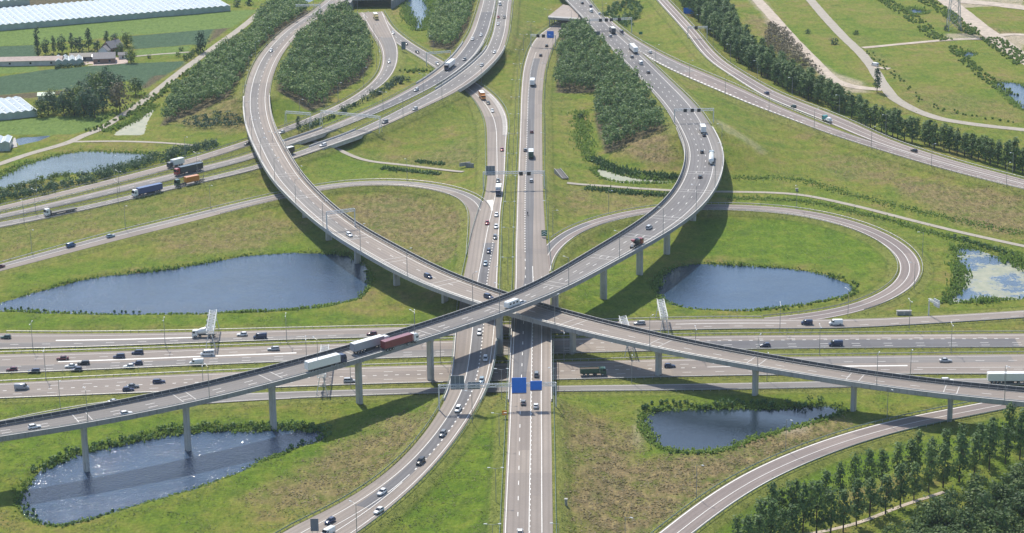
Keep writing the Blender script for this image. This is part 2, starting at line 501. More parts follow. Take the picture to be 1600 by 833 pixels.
def thing(name, label, cat, loc=(0, 0, 0), rz=0.0, group=None):
    o = link(name, None)
    o.empty_display_size = 1.0
    o.location = loc
    o.rotation_euler = (0, 0, rz)
    return tag(o, label, cat, group)


def tag(o, label, cat, group=None, kind=None):
    o['label'] = label
    o['category'] = cat
    if group:
        o['group'] = group
    if kind:
        o['kind'] = kind
    return o


def struct(o):
    o['kind'] = 'structure'
    return o


def copy_tree(src, label, loc, rz=0.0, scale=None, group=None):
    r = src.copy()
    col.objects.link(r)
    r.location = loc
    r.rotation_euler = (0, 0, rz)
    if scale is not None:
        r.scale = scale if hasattr(scale, '__len__') else (scale,) * 3
    if label:
        r['label'] = label
    if group:
        r['group'] = group
    for ch in src.children:
        c = ch.copy()
        col.objects.link(c)
        c.parent = r
        for g in ch.children:
            d = g.copy()
            col.objects.link(d)
            d.parent = c
    return r


def np_mesh(name, V, Q, mat, smooth=False, uv=None):
    """numpy quads or triangles to a mesh"""
    V = np.asarray(V, np.float32)
    Q = np.asarray(Q, np.int32)
    k = Q.shape[1]
    me = bpy.data.meshes.new(name)
    me.vertices.add(len(V))
    me.vertices.foreach_set('co', V.ravel())
    me.loops.add(Q.size)
    me.loops.foreach_set('vertex_index', Q.ravel())
    me.polygons.add(len(Q))
    me.polygons.foreach_set('loop_start', np.arange(0, Q.size, k, dtype=np.int32))
    me.polygons.foreach_set('use_smooth', np.full(len(Q), smooth))
    me.update(calc_edges=True)
    if uv is not None:
        l = me.uv_layers.new(name='UVMap')
        l.data.foreach_set('uv', np.asarray(uv, np.float32)[Q.ravel()].ravel())
    me.materials.append(mat)
    return me


def ribbon(r, la, lb, dz, i0=0, i1=None):
    """strip between lateral lines la and lb (arrays) -> verts, quads, uv"""
    A, B = r.line(la, dz, i0, i1), r.line(lb, dz, i0, i1)
    n = len(A)
    V = np.concatenate([A, B])
    i = np.arange(n - 1)
    if np.mean(np.broadcast_to(la, (len(r.C),)) - np.broadcast_to(lb, (len(r.C),))) > 0:
        Q = np.stack([i + n, i + n + 1, i + 1, i], 1)
    else:
        Q = np.stack([i, i + 1, i + n + 1, i + n], 1)
    s = r.s[i0:i1]
    la = np.broadcast_to(la, (len(r.C),))[i0:i1]
    lb = np.broadcast_to(lb, (len(r.C),))[i0:i1]
    uv = np.concatenate([np.stack([la, s], 1), np.stack([lb, s], 1)])
    return V, Q, uv


def cat(parts):
    V, Q, U, n = [], [], [], 0
    for v, q, u in parts:
        V.append(v); Q.append(q + n); U.append(u); n += len(v)
    return np.concatenate(V), np.concatenate(Q), np.concatenate(U)


def sweep(r, l0, prof, i0, i1, z_mul=1.0):
    """closed profile [(lateral, z)...] swept along the road at lateral line l0"""
    l0 = np.broadcast_to(l0, (len(r.C),))
    k = len(prof)
    n = i1 - i0
    V = np.concatenate([r.line(l0 + p[0], p[1], i0, i1) for p in prof])
    Q = []
    i = np.arange(n - 1)
    for j in range(k):
        a, b = j * n + i, ((j + 1) % k) * n + i
        Q.append(np.stack([a, a + 1, b + 1, b], 1))
    Q = np.concatenate(Q)
    caps = [tuple(j * n for j in range(k)), tuple(j * n + n - 1 for j in range(k))[::-1]]
    return V, Q, caps


def sweep_obj(name, r, l0, prof, i0, i1, mat, parent=None):
    V, Q, caps = sweep(r, l0, prof, i0, i1)
    me = bpy.data.meshes.new(name)
    me.from_pydata(V.tolist(), [], Q.tolist() + caps)
    me.materials.append(mat)
    me.update()
    import bmesh
    bm = bmesh.new()
    bm.from_mesh(me)
    bmesh.ops.recalc_face_normals(bm, faces=bm.faces[:])
    bm.to_mesh(me)
    bm.free()
    return link(name, me, parent)
# ------------------------------------------------------------------ terrain
GX0, GX1, GY0, GY1, GS = -440.0, 440.0, 545.0, 1660.0, 1.7
xs = np.arange(GX0, GX1 + 0.1, GS)
ys = np.arange(GY0, GY1 + 0.1, GS)
NX, NY = len(xs), len(ys)
XX, YY = np.meshgrid(xs, ys)


def vnoise(X, Y, scale, seed):
    """smooth value noise"""
    g = np.random.default_rng(seed).random((256, 256))
    x, y = X / scale + 1000.5, Y / scale + 1000.5
    xi, yi = np.floor(x).astype(int), np.floor(y).astype(int)
    fx, fy = x - xi, y - yi
    fx, fy = fx * fx * (3 - 2 * fx), fy * fy * (3 - 2 * fy)
    a, b = g[yi % 256, xi % 256], g[yi % 256, (xi + 1) % 256]
    c, d = g[(yi + 1) % 256, xi % 256], g[(yi + 1) % 256, (xi + 1) % 256]
    return (a * (1 - fx) + b * fx) * (1 - fy) + (c * (1 - fx) + d * fx) * fy


NOI = sum(vnoise(XX, YY, s, i) * w for i, (s, w) in enumerate(((60, .5), (24, .3), (9, .2))))
NOIF = sum(vnoise(XX, YY, s, 10 + i) * w for i, (s, w) in enumerate(((7, .5), (3.4, .5))))
emb = np.full((NY, NX), -50.0)
cut = np.full((NY, NX), 500.0)
near = np.full((NY, NX), 1e3)
for k, r in R.items():
    slope = 3.3 if k in 'AB' else 2.1
    for i in range(len(r.C)):
        if r.bridge[i]:
            continue
        c, h, hw = r.C[i], r.C[i, 2], r.hw[i]
        rad = hw + max(h, 0) * slope + 12
        x0, x1 = int(max((c[0] - rad - GX0) / GS, 0)), int(min((c[0] + rad - GX0) / GS + 2, NX))
        y0, y1 = int(max((c[1] - rad - GY0) / GS, 0)), int(min((c[1] + rad - GY0) / GS + 2, NY))
        if x0 >= x1 or y0 >= y1:
            continue
        dx, dy = XX[y0:y1, x0:x1] - c[0], YY[y0:y1, x0:x1] - c[1]
        al = np.maximum(np.abs(dx * r.tg[i, 0] + dy * r.tg[i, 1]) - 1.7, 0)
        pe = np.maximum(np.abs(dx * r.N[i, 0] + dy * r.N[i, 1]) - hw, 0)
        d = np.hypot(al, pe)
        s = np.s_[y0:y1, x0:x1]
        emb[s] = np.maximum(emb[s], h - 0.13 - np.maximum(d - 2.2, 0) / slope)
        cut[s] = np.minimum(cut[s], h - 0.13 + np.maximum(d - 2.4, 0) * 0.8)
        near[s] = np.minimum(near[s], d)


def poly_sd(P, pad=40.0):
    """signed distance (negative inside) of polygon P on the grid window; returns slice, sd"""
    x0, x1 = int(max((P[:, 0].min() - pad - GX0) / GS, 0)), int(min((P[:, 0].max() + pad - GX0) / GS + 2, NX))
    y0, y1 = int(max((P[:, 1].min() - pad - GY0) / GS, 0)), int(min((P[:, 1].max() + pad - GY0) / GS + 2, NY))
    s = np.s_[y0:max(y1, y0), x0:max(x1, x0)]
    X, Y = XX[s], YY[s]
    d = np.full(X.shape, 1e9)
    ins = np.zeros(X.shape, bool)
    n = len(P)
    for i in range(n):
        a, b = P[i], P[(i + 1) % n]
        e = b - a
        t = np.clip(((X - a[0]) * e[0] + (Y - a[1]) * e[1]) / max(e @ e, 1e-9), 0, 1)
        d = np.minimum(d, np.hypot(X - a[0] - t * e[0], Y - a[1] - t * e[1]))
        c = ((a[1] > Y) != (b[1] > Y))
        with np.errstate(divide='ignore', invalid='ignore'):
            xi = a[0] + (Y - a[1]) * e[0] / (e[1] if abs(e[1]) > 1e-9 else 1e-9)
        ins ^= c & (X < xi)
    return s, np.where(ins, -d, d)


def closed_smooth(P, step=3.0, sig=1.6):
    P = np.vstack([P, P[:1]])
    n = max(int(np.linalg.norm(np.diff(P, axis=0), axis=1).sum() / step), 12)
    Q = resample(P, n + 1)[:-1]
    k = int(3 * sig) + 1
    w = np.exp(-0.5 * (np.arange(-k, k + 1) / sig) ** 2)
    w /= w.sum()
    return sum(np.roll(Q, j, axis=0) * wj for j, wj in zip(range(-k, k + 1), w))


WZ = -0.7
PONDS = {
    'W1': '02 -300,300 0,212 240,140 500,70 700,40 1000,10; 01 1320,790; 12 -90,-80 300,-100 440,-95 620,-80 690,0 705,50 700,120 640,190 500,225 230,260 0,272; 02 1587,272 1000,288 600,284 300,275 0,265 -300,262',
    'W2': '03 205,470 400,370 550,320 800,270 1000,215 1250,195 1587,185; 13 200,183 380,193 430,230 400,265 280,290 180,340 0,400; 03 1587,410 1400,490 1200,560 1000,620 750,690 500,765 380,800 250,785 150,720 100,650 130,580 200,500',
    'W3': '22 885,130 905,60 985,0; 21 1010,818 1150,800 1400,812; 32 0,-12 250,12 400,50 520,100 540,140 400,195 200,225 40,250; 22 1587,262 1300,262 1100,250 1000,225 930,200 890,150',
    'W4': '23 812,88 900,70 1100,62 1400,55 1587,60; 33 100,62 300,38 430,45 500,72 380,112 300,148 130,188 30,220; 23 1500,250 1330,320 1160,343 960,322 870,290 835,220 820,150',
    'W5': '31 1165,690 1300,715 1450,765 1600,830 1900,900; 32 1900,165 1587,185 1300,212 1100,220 1180,130 1197,60 1185,0',
    'W6': '01 -200,340 0,262 150,190 350,130 500,105 800,115 960,122 870,180 700,215 600,240 400,250 200,300 0,350',
    'W7': '00 690,840 830,750 975,655 925,735 885,840',
    'W8': '10 870,-40 1000,-40 1100,20 1080,110 1060,180 1010,200 950,130 930,60',
    'W9': '21 503,215 530,205 600,230 700,262 900,285 1050,293 1050,300 800,312 650,300 540,270',
    'W10': '30 840,55 900,50 985,72 990,88 910,98 880,85',
    'W11': '30 1185,325 1250,322 1300,332 1290,345 1240,360 1200,345',
    'W12': '30 1395,505 1500,512 1587,525 1640,545 1640,700 1560,680 1500,620 1460,590 1420,540',
    'W13': '01 95,25 330,5 290,25 105,75',
    'W14': '10 225,20 260,-30 400,-30 330,15 250,40',
    'W15': '20 420,740 432,730 442,760 430,770',
}
PW = {k: closed_smooth(unproj(T(v), WZ)[:, :2], sig=1.0) for k, v in PONDS.items()}
base = (NOI - 0.5) * 0.9 + (NOIF - 0.5) * 0.22
base *= np.clip((near - 3) / 10, 0, 1)
H0 = np.minimum(np.maximum(base, emb), cut)
def blur(A, n):
    for _ in range(n):
        A = (np.roll(A, 1, 0) + np.roll(A, -1, 0) + np.roll(A, 1, 1) + np.roll(A, -1, 1) + 2 * A) / 6
    return A


_k = np.clip((near - 2.5) / 5, 0, 1)
H0 = np.minimum(H0 * (1 - _k) + blur(H0, 60) * _k, cut)
WET = np.full((NY, NX), 1e3)
for k, P in PW.items():
    s, sd = poly_sd(P)
    if sd.size:
        w = sd + (NOIF[s] - 0.5) * 2.5
        H0[s] = np.minimum(H0[s], WZ + np.clip(w, -6, 5) * 0.28 + np.maximum(w - 5, 0) * 1.5)
        WET[s] = np.minimum(WET[s], sd)
H0 += (NOIF - 0.5) * 0.35 * np.clip((near - 2) / 6, 0, 1) * np.clip((WET - 2) / 5, 0, 1)


def gz(x, y):
    fx, fy = np.clip((np.asarray(x) - GX0) / GS, 0, NX - 1.001), np.clip((np.asarray(y) - GY0) / GS, 0, NY - 1.001)
    i, j = fx.astype(int), fy.astype(int)
    u, v = fx - i, fy - j
    return (H0[j, i] * (1 - u) + H0[j, i + 1] * u) * (1 - v) + (H0[j + 1, i] * (1 - u) + H0[j + 1, i + 1] * u) * v


def ground_px(p):
    """photo pixels to points on the terrain"""
    p = np.atleast_2d(np.asarray(p, float))
    z = np.zeros(len(p))
    for _ in range(6):
        q = unproj(p, z)
        z = gz(q[:, 0], q[:, 1])
    q[:, 2] = z
    return q


def gp(cr, x, y):
    return ground_px([Z(cr, x, y)])[0]


# ---- what grows where: soft masks painted by region (real colours of the ground cover)
TINT = np.zeros((NY, NX, 3))      # R dry brown, G lush green, B bare sand
CROP = np.zeros((NY, NX, 3))      # R bright crop, G dark crop, B bare soil / litter under woods


def region(arr, ch, txt, val=1.0, feather=6.0, wob=6.0):
    P = ground_px(T(txt))[:, :2]
    s, sd = poly_sd(P, feather + wob + 4)
    if sd.size:
        m = np.clip(0.5 - (sd + (NOI[s] - 0.5) * wob * 4 + (NOIF[s] - .5) * wob) / feather, 0, 1) * val
        arr[s][..., ch] = np.maximum(arr[s][..., ch], m)


br = lambda t, v=1.0, f=12, w=7: region(TINT, 0, t, v, f, w)
lu = lambda t, v=1.0, f=10, w=5: region(TINT, 1, t, v, f, w)
sa = lambda t, v=1.0, f=3, w=2: region(TINT, 2, t, v, f, w)
# rough brown meadow
br('p 880,640 960,650 985,690 1010,715 1100,720 1200,690 1300,660 1280,690 1150,735 1080,790 1010,833 910,833 905,760')
br('p 690,640 700,660 640,720 560,790 500,800 420,800 380,780 470,740 560,700 640,655', 0.8)
br('p 560,300 650,300 710,320 730,345 720,400 690,420 620,390 560,360 510,330', 0.8)
br('p 1390,270 1480,285 1600,310 1600,370 1480,335 1420,310', 0.85)
br('p 955,210 1030,200 1070,225 1068,265 1000,262 960,245')
br('p 290,170 370,150 385,205 330,200 300,195', 0.7)
br('p 650,470 720,480 710,500 690,505 640,480', 0.9, 8)
br('p 0,330 130,330 300,310 420,285 420,300 250,340 100,375 0,400', 0.35)
br('p 420,330 470,350 400,390 250,405 330,370', 0.6)
br('p 230,360 300,350 380,340 420,350 380,375 270,395', .5)
br('p 1290,240 1400,250 1440,290 1330,280', 0.55)
br('p 1340,60 1440,130 1590,170 1590,190 1440,175 1380,120', 0.35)
br('p 1480,30 1600,50 1600,70 1500,55', 0.9, 5, 3)
br('p 810,30 850,40 860,90 820,120 810,200 800,140', .4)
br('p 880,110 905,160 940,230 900,240 850,130', .25)
br('p 1120,100 1180,150 1300,200 1290,215 1150,165', .45)
br('p 560,240 640,245 720,215 740,180 750,250 690,262 600,258', .55)
br('p 1150,75 1190,100 1230,120 1200,120 1160,100', .8)
br('p 1160,20 1200,30 1290,125 1270,130 1190,80', .8, 6)
br('p 870,280 1000,300 1050,300 1050,320 900,335 870,330', .45)
# lush strips
lu('p 0,425 250,400 480,385 500,390 300,400 60,450 0,465', .9)
lu('p 0,490 620,488 640,470 680,485 690,510 300,512 0,515', .9)
lu('p 0,640 100,640 250,650 480,655 480,665 300,665 130,700 40,760 0,770', .9)
lu('p 1080,345 1250,335 1350,360 1400,400 1380,440 1330,440 1300,420 1150,405 1060,405', 1.0)
lu('p 880,430 960,400 1040,420 1010,480 900,490', .8)
lu('p 120,833 300,770 500,690 600,640 640,620 690,625 560,690 400,760 300,833', .8)
lu('p 700,700 780,650 785,833 590,833', .9)
lu('p 1110,833 1250,740 1400,690 1600,640 1600,690 1450,720 1250,790 1170,833', 1.0)
lu('p 870,610 1300,610 1400,625 1330,660 1200,690 1050,720 1000,700 985,650 880,640', .55)
lu('p 760,180 770,230 740,260 700,220 720,180', .4)
lu('p 900,190 930,190 935,250 1040,270 1040,285 930,255 905,215', .8)
lu('p 1140,270 1300,300 1600,395 1600,420 1440,380 1290,320 1140,300', .5)
lu('p 1310,20 1400,60 1390,110 1330,60', .6)
lu('p 1190,40 1240,40 1300,100 1360,125 1310,130 1250,90', .9)
lu('p 470,240 560,240 640,260 560,280 470,285', .6)
lu('p 860,520 1000,560 900,575', .4)
# bare sand / tracks / banks
sa('33 30,215 130,170 260,150 200,200', .5)
sa('p 1185,-5 1240,60 1300,112 1350,128 1362,145 1320,147 1285,122 1230,75 1175,0', .8, 4, 2)
sa('p 1470,-5 1600,-5 1600,10 1500,12 1560,55 1600,55 1600,90 1560,80 1540,62 1480,10', .9, 3, 2)
sa('p 1572,57 1640,52 1640,74 1596,70', 1.0, 2, 1)
sa('p 1475,52 1530,52 1535,60 1475,64', .7, 3, 2)
sa('p 990,650 1000,640 1000,690 1010,705 995,700', .35, 2, 2)
sa('p 1115,182 1150,205 1195,235 1190,240 1145,212 1110,190', .35, 4, 3)
# fields upper left
cr = lambda t, c: region(CROP, c, t, 1.0, 1.6, 0.4)
cr('00 -100,190 1450,65 1587,60 1587,75 1430,175 830,215 250,275 -100,285', 0)
cr('00 -100,290 215,278 245,360 -100,372', 1)
cr('00 800,225 1330,180 1260,290 1200,275 830,305', 1)
cr('00 -100,490 300,430 780,395 1150,378 1130,410 900,545 780,500 400,555 0,590 -100,598', 1)
cr('00 1330,182 1425,172 1290,270', 2)
cr('00 950,470 1040,462 900,550 880,540', 2)
cr('00 -100,600 400,560 380,590 -100,640', 2)
cr('00 -100,60 440,22 800,0 1300,-30 1300,-80 -100,-80', 2)
cr('00 840,310 1180,285 1150,340 850,345', 0)
cr('00 -100,410 230,405 240,440 -100,465', 0)
cr('00 -100,760 400,720 700,700 660,760 450,833 -100,833', 0)
# woods: litter under the trees
cr('10 140,480 250,270 430,90 560,60 680,190 720,330 715,400 640,500 450,600 430,660 330,690 240,630 130,560', 2)
cr('00 1000,780 1080,580 1400,280 1587,180; 10 0,110 300,0 330,90 100,240 0,310; 00 1540,400 1420,600 1150,720', 2)
cr('20 310,190 440,170 520,230 660,390 800,500 940,790; 21 580,120 510,-80; 20 520,570 270,575 280,300', 2)
cr('10 1070,210 1150,0 1360,-20 1310,180 1220,310 1075,290', 2)

# ---- mesh: fine sheet plus stretched outer rings to the horizon
ox = np.array([9000, 5000, 2600, 1400, 850, 560, 450.0])
gx = np.r_[-ox, xs, ox[::-1]]
gy = np.r_[-3000, -800, 0, 250, 420, 510, 540, ys, 1666, 1700, 1800, 2000, 2500, 4000, 8000, 14000]
ix0, iy0 = len(ox), 7
HH = np.zeros((len(gy), len(gx)))
HH[iy0:iy0 + NY, ix0:ix0 + NX] = H0
HH[iy0:iy0 + NY, :ix0] = 0
TT = np.zeros((len(gy), len(gx), 4)); TT[..., 3] = 1
CC = TT.copy()
TT[iy0:iy0 + NY, ix0:ix0 + NX, :3] = TINT
TT[iy0:iy0 + NY, ix0:ix0 + NX, 3] = np.clip(near / 40, 0, 1)
CC[iy0:iy0 + NY, ix0:ix0 + NX, :3] = CROP
GXX, GYY = np.meshgrid(gx, gy)
V = np.stack([GXX.ravel(), GYY.ravel(), HH.ravel()], 1)
nx, ny = len(gx), len(gy)
ii = (np.arange(ny - 1)[:, None] * nx + np.arange(nx - 1)[None]).ravel()
Q = np.stack([ii, ii + 1, ii + nx + 1, ii + nx], 1)


def grass_material():
    m, nt, b = nmat('meadow_grass')
    P = pos(nt)
    at = nt.nodes.new('ShaderNodeAttribute'); at.attribute_name = 'tint'
    ac = nt.nodes.new('ShaderNodeAttribute'); ac.attribute_name = 'crop'
    st, scr = nt.nodes.new('ShaderNodeSeparateColor'), nt.nodes.new('ShaderNodeSeparateColor')
    nt.links.new(at.outputs['Color'], st.inputs[0])
    nt.links.new(ac.outputs['Color'], scr.inputs[0])
    big = noise(nt, P, 0.022, 3, 0.5)
    med = noise(nt, P, 0.11, 5, 0.65)
    fine = noise(nt, P, 0.75, 6, 0.75)
    tuft = noise(nt, P, 0.45, 5, 0.7, (1.0, 0.35, 1))
    f = mth(nt, 'ADD', mth(nt, 'MULTIPLY', big, 0.45), mth(nt, 'MULTIPLY', med, 0.55))
    basec = ramp(nt, f, [(0.33, (0.086, 0.148, 0.016)), (0.44, (0.132, 0.178, 0.025)), (0.53, (0.176, 0.190, 0.038)), (0.61, (0.206, 0.180, 0.060)), (0.69, (0.195, 0.150, 0.070))])
    lush = ramp(nt, med, [(0.3, (0.072, 0.140, 0.012)), (0.55, (0.122, 0.188, 0.019)), (0.75, (0.185, 0.210, 0.034))])
    c = mix(nt, st.outputs[1], basec, lush)
    brown = ramp(nt, tuft, [(0.3, (0.105, 0.085, 0.040)), (0.5, (0.205, 0.155, 0.085)), (0.68, (0.245, 0.205, 0.095))])
    bf = mth(nt, 'MULTIPLY', st.outputs[0], ramp(nt, mth(nt, 'ADD', mth(nt, 'MULTIPLY', med, 0.6), mth(nt, 'MULTIPLY', tuft, 0.4)), [(0.32, (0.08, 0.08, 0.08)), (0.54, (1, 1, 1))]))
    c = mix(nt, bf, c, brown)
    sand = ramp(nt, fine, [(0.3, (0.30, 0.25, 0.19)), (0.7, (0.46, 0.40, 0.32))])
    c = mix(nt, st.outputs[2], c, sand)
    weeds = noise(nt, P, 0.065, 5, 0.7, (1, .8, 1))
    c = mix(nt, ramp(nt, weeds, [(0.56, (0, 0, 0)), (0.66, (.45, .45, .45))]), c, (0.075, 0.118, 0.026))
    # mown verge beside the roads, with the mower's edge
    vg = mth(nt, 'ADD', at.outputs['Alpha'], mth(nt, 'MULTIPLY', mth(nt, 'SUBTRACT', med, 0.5), 0.05))
    vf = ramp(nt, vg, [(0.0, (.75, .75, .75)), (0.10, (.75, .75, .75)), (0.125, (0, 0, 0)), (0.14, (0, 0, 0))])
    c = mix(nt, vf, c, ramp(nt, fine, [(0.3, (0.145, 0.170, 0.038)), (0.7, (0.205, 0.215, 0.065))]))
    vl = ramp(nt, vg, [(0.115, (0, 0, 0)), (0.135, (.55, .55, .55)), (0.16, (0, 0, 0))])
    c = mix(nt, vl, c, (0.085, 0.115, 0.025))
    c1 = ramp(nt, noise(nt, P, 0.5, 4, 0.6, (0.25, 1.4, 1)), [(0.3, (0.105, 0.175, 0.045)), (0.7, (0.16, 0.225, 0.062))])
    c2 = ramp(nt, noise(nt, P, 0.5, 4, 0.6, (0.2, 1.2, 1)), [(0.3, (0.050, 0.095, 0.058)), (0.7, (0.075, 0.128, 0.072))])
    c3 = ramp(nt, fine, [(0.3, (0.07, 0.065, 0.035)), (0.7, (0.15, 0.125, 0.08))])
    c = mix(nt, scr.outputs[0], c, c1)
    c = mix(nt, scr.outputs[1], c, c2)
    c = mix(nt, scr.outputs[2], c, c3)
    mott = ramp(nt, fine, [(0.28, (0.56, 0.62, 0.55)), (0.5, (1.0, 1.0, 1.0)), (0.72, (1.36, 1.31, 1.24))])
    c = mix(nt, 0.85, c, mott, 'MULTIPLY')
    mott2 = ramp(nt, tuft, [(0.32, (0.62, 0.68, 0.62)), (0.68, (1.3, 1.25, 1.2))])
    c = mix(nt, 0.7, c, mott2, 'MULTIPLY')
    nt.links.new(c, b.inputs['Base Color'])
    b.inputs['Roughness'].default_value = 0.95
    b.inputs['Specular IOR Level'].default_value = 0.1
    bp = nt.nodes.new('ShaderNodeBump')
    bp.inputs['Strength'].default_value = 0.9
    bp.inputs['Distance'].default_value = 0.8
    nt.links.new(mth(nt, 'ADD', fine, mth(nt, 'MULTIPLY', tuft, 1.2)), bp.inputs['Height'])
    nt.links.new(bp.outputs[0], b.inputs['Normal'])
    return m


M['grass'] = grass_material()
gm = np_mesh('ground', V, Q, M['grass'], True)
for nm, a in (('tint', TT), ('crop', CC)):
    at = gm.color_attributes.new(nm, 'FLOAT_COLOR', 'POINT')
    at.data.foreach_set('color', a.astype(np.float32).ravel())
struct(link('ground', gm))

# ------------------------------------------------------------------ water
def water_material(name, deep, weed=0.0, rip=0.18):
    m, nt, b = nmat(name)
    P = pos(nt)
    c = ramp(nt, noise(nt, P, 0.05, 4), [(0.3, deep), (0.7, tuple(v * 1.35 for v in deep))])
    b.inputs['Roughness'].default_value = 0.07
    b.inputs['IOR'].default_value = 1.33
    b.inputs['Specular IOR Level'].default_value = 0.9
    bp = nt.nodes.new('ShaderNodeBump')
    bp.inputs['Strength'].default_value = 1.0
    bp.inputs['Distance'].default_value = rip
    w = mth(nt, 'ADD', noise(nt, P, 1.9, 2, 0.5), mth(nt, 'MULTIPLY', noise(nt, P, 0.15, 3, 0.5), 0.8))
    nt.links.new(w, bp.inputs['Height'])
    nt.links.new(bp.outputs[0], b.inputs['Normal'])
    if weed:
        k = ramp(nt, mth(nt, 'ADD', mth(nt, 'MULTIPLY', noise(nt, P, 0.06, 5, 0.65), 0.7), mth(nt, 'MULTIPLY', noise(nt, P, 0.8, 4, 0.7), 0.3)),
                 [(0.62 - weed * 0.3, (0, 0, 0)), (0.68 - weed * 0.3, (1, 1, 1))])
        wc = ramp(nt, noise(nt, P, 0.25, 4), [(0.3, (0.20, 0.23, 0.17)), (0.7, (0.32, 0.32, 0.24))])
        c = mix(nt, k, c, wc)
        nt.links.new(ramp(nt, k, [(0, (0.12,) * 3), (1, (0.7,) * 3)]), b.inputs['Roughness'])
    nt.links.new(c, b.inputs['Base Color'])
    return m


M['water'] = water_material('pond_water', (0.020, 0.042, 0.085))
M['water_calm'] = water_material('calm_pond_water', (0.020, 0.042, 0.080), 0.0, 0.10)
M['water_shaded'] = water_material('pond_water_shaded', (0.014, 0.024, 0.036), 0.0, 0.05)  # dark base colour paints in the flyover's shadow and darker reflection
M['water_weed'] = water_material('weedy_water', (0.07, 0.11, 0.17), 0.5)
M['water_pale_reflect'] = water_material('pale_reflecting_water', (0.10, 0.135, 0.16))  # pale reflection is put into the base colour
M['water_pale'] = water_material('pale_weedy_water', (0.20, 0.23, 0.22), 1.0)
for k, P in PW.items():
    c = P.mean(0)
    d = P - c
    P2 = c + d * (1 + 4.0 / np.maximum(np.linalg.norm(d, axis=1), 6))[:, None]
    b_ = MB().add(np.c_[P2, np.full(len(P2), WZ)], [tuple(range(len(P2)))])
    mat = M['water_pale_reflect'] if k == 'W6' else M['water_pale'] if k in ('W7', 'W9', 'W15') else M['water_weed'] if k in ('W5',) else M['water_shaded'] if k == 'W4' else M['water_calm'] if k in ('W3', 'W8', 'W12', 'W13', 'W14') else M['water']
    o = b_.build('pond_water', mat)
    o.data.polygons[0].flip() if o.data.polygons[0].normal.z < 0 else None
    struct(o)
# ------------------------------------------------------------------ road surfaces and markings
def fr(r, f):
    """lateral line for fraction f (0 = edge a, 1 = edge b); f is a number or [(px, py, value)...]"""
    if not isinstance(f, (int, float)):
        an = sorted((r.near_px(x, y), v) for x, y, v in f)
        f = gsm(np.interp(np.arange(len(r.C)), [a for a, _ in an], [v for _, v in an]), 4)
    return r.side * r.hw * (1 - 2 * np.asarray(f, float) * np.ones(len(r.C)))


def rng_i(r, span):
    if span is None:
        return 0, len(r.C)
    i0 = r.near_px(*span[0]) if span[0] else 0
    i1 = r.near_px(*span[1]) if span[1] else len(r.C)
    i0, i1 = min(i0, i1), max(i0, i1)
    return i0, max(i1, i0 + 3)


def dashes(r, l, w, length, period, dz, i0, i1):
    """short painted bars along lateral line l"""
    s0, s1 = r.s[i0], r.s[i1 - 1]
    out = []
    P = r.line(l, dz)
    f = lambda s: np.array([np.interp(s, r.s, P[:, k]) for k in range(3)])
    s = s0
    while s + length < s1:
        a, b = f(s), f(s + length)
        d = (b - a)[:2]
        d /= np.linalg.norm(d)
        n = np.array([-d[1], d[0], 0]) * w / 2
        v = np.array([a - n, b - n, b + n, a + n])
        out.append((v, np.array([[0, 1, 2, 3]]), np.zeros((4, 2))))
        s += period
    return out


def marks(r, spec, parent, dz=0.03):
    """spec rows: (fraction, kind, span)  kind: solid / thick / dash / block / bars"""
    parts = []
    for f, kind, span in spec:
        l = fr(r, f)
        i0, i1 = rng_i(r, span)
        if kind in ('solid', 'thick', 'gore'):
            w = {'solid': 0.24, 'thick': 0.45, 'gore': 1.15}[kind]
            parts.append(ribbon(r, l - w / 2, l + w / 2, dz, i0, i1))
        elif kind == 'dash':
            parts += dashes(r, l, 0.24, 3.2, 12.0, dz, i0, i1)
        elif kind == 'block':
            parts += dashes(r, l, 0.42, 1.3, 4.0, dz, i0, i1)
        elif kind == 'comb':
            parts += dashes(r, l, 2.6, 0.8, 2.6, dz, i0, i1)
        elif kind == 'bars':
            parts += dashes(r, l, 1.1, 2.2, 4.2, dz, i0, i1)
    V, Q, U = cat(parts)
    return link('lane_marking', np_mesh('lane_marking', V, Q, M['line'], uv=U), parent)


def strip(r, fa, fb, mat, dz, span=None, name='road_surface', parent=None):
    i0, i1 = rng_i(r, span)
    V, Q, U = ribbon(r, fr(r, fa), fr(r, fb), dz, i0, i1)
    return link(name, np_mesh(name, V, Q, mat, uv=U), parent)


def surface(key, mat, darks, spec, parent=None, name='road', z=0.0):
    r = R[key]
    o = strip(r, 0.0, 1.0, M[mat], z, None, name, parent)
    if parent is None:
        struct(o)
    for n, (fa, fb, dm, span) in enumerate(darks):
        strip(r, fa, fb, M[dm], z + 0.012, span, 'asphalt_lane', o)
    marks(r, spec, o, z + 0.03)
    return o


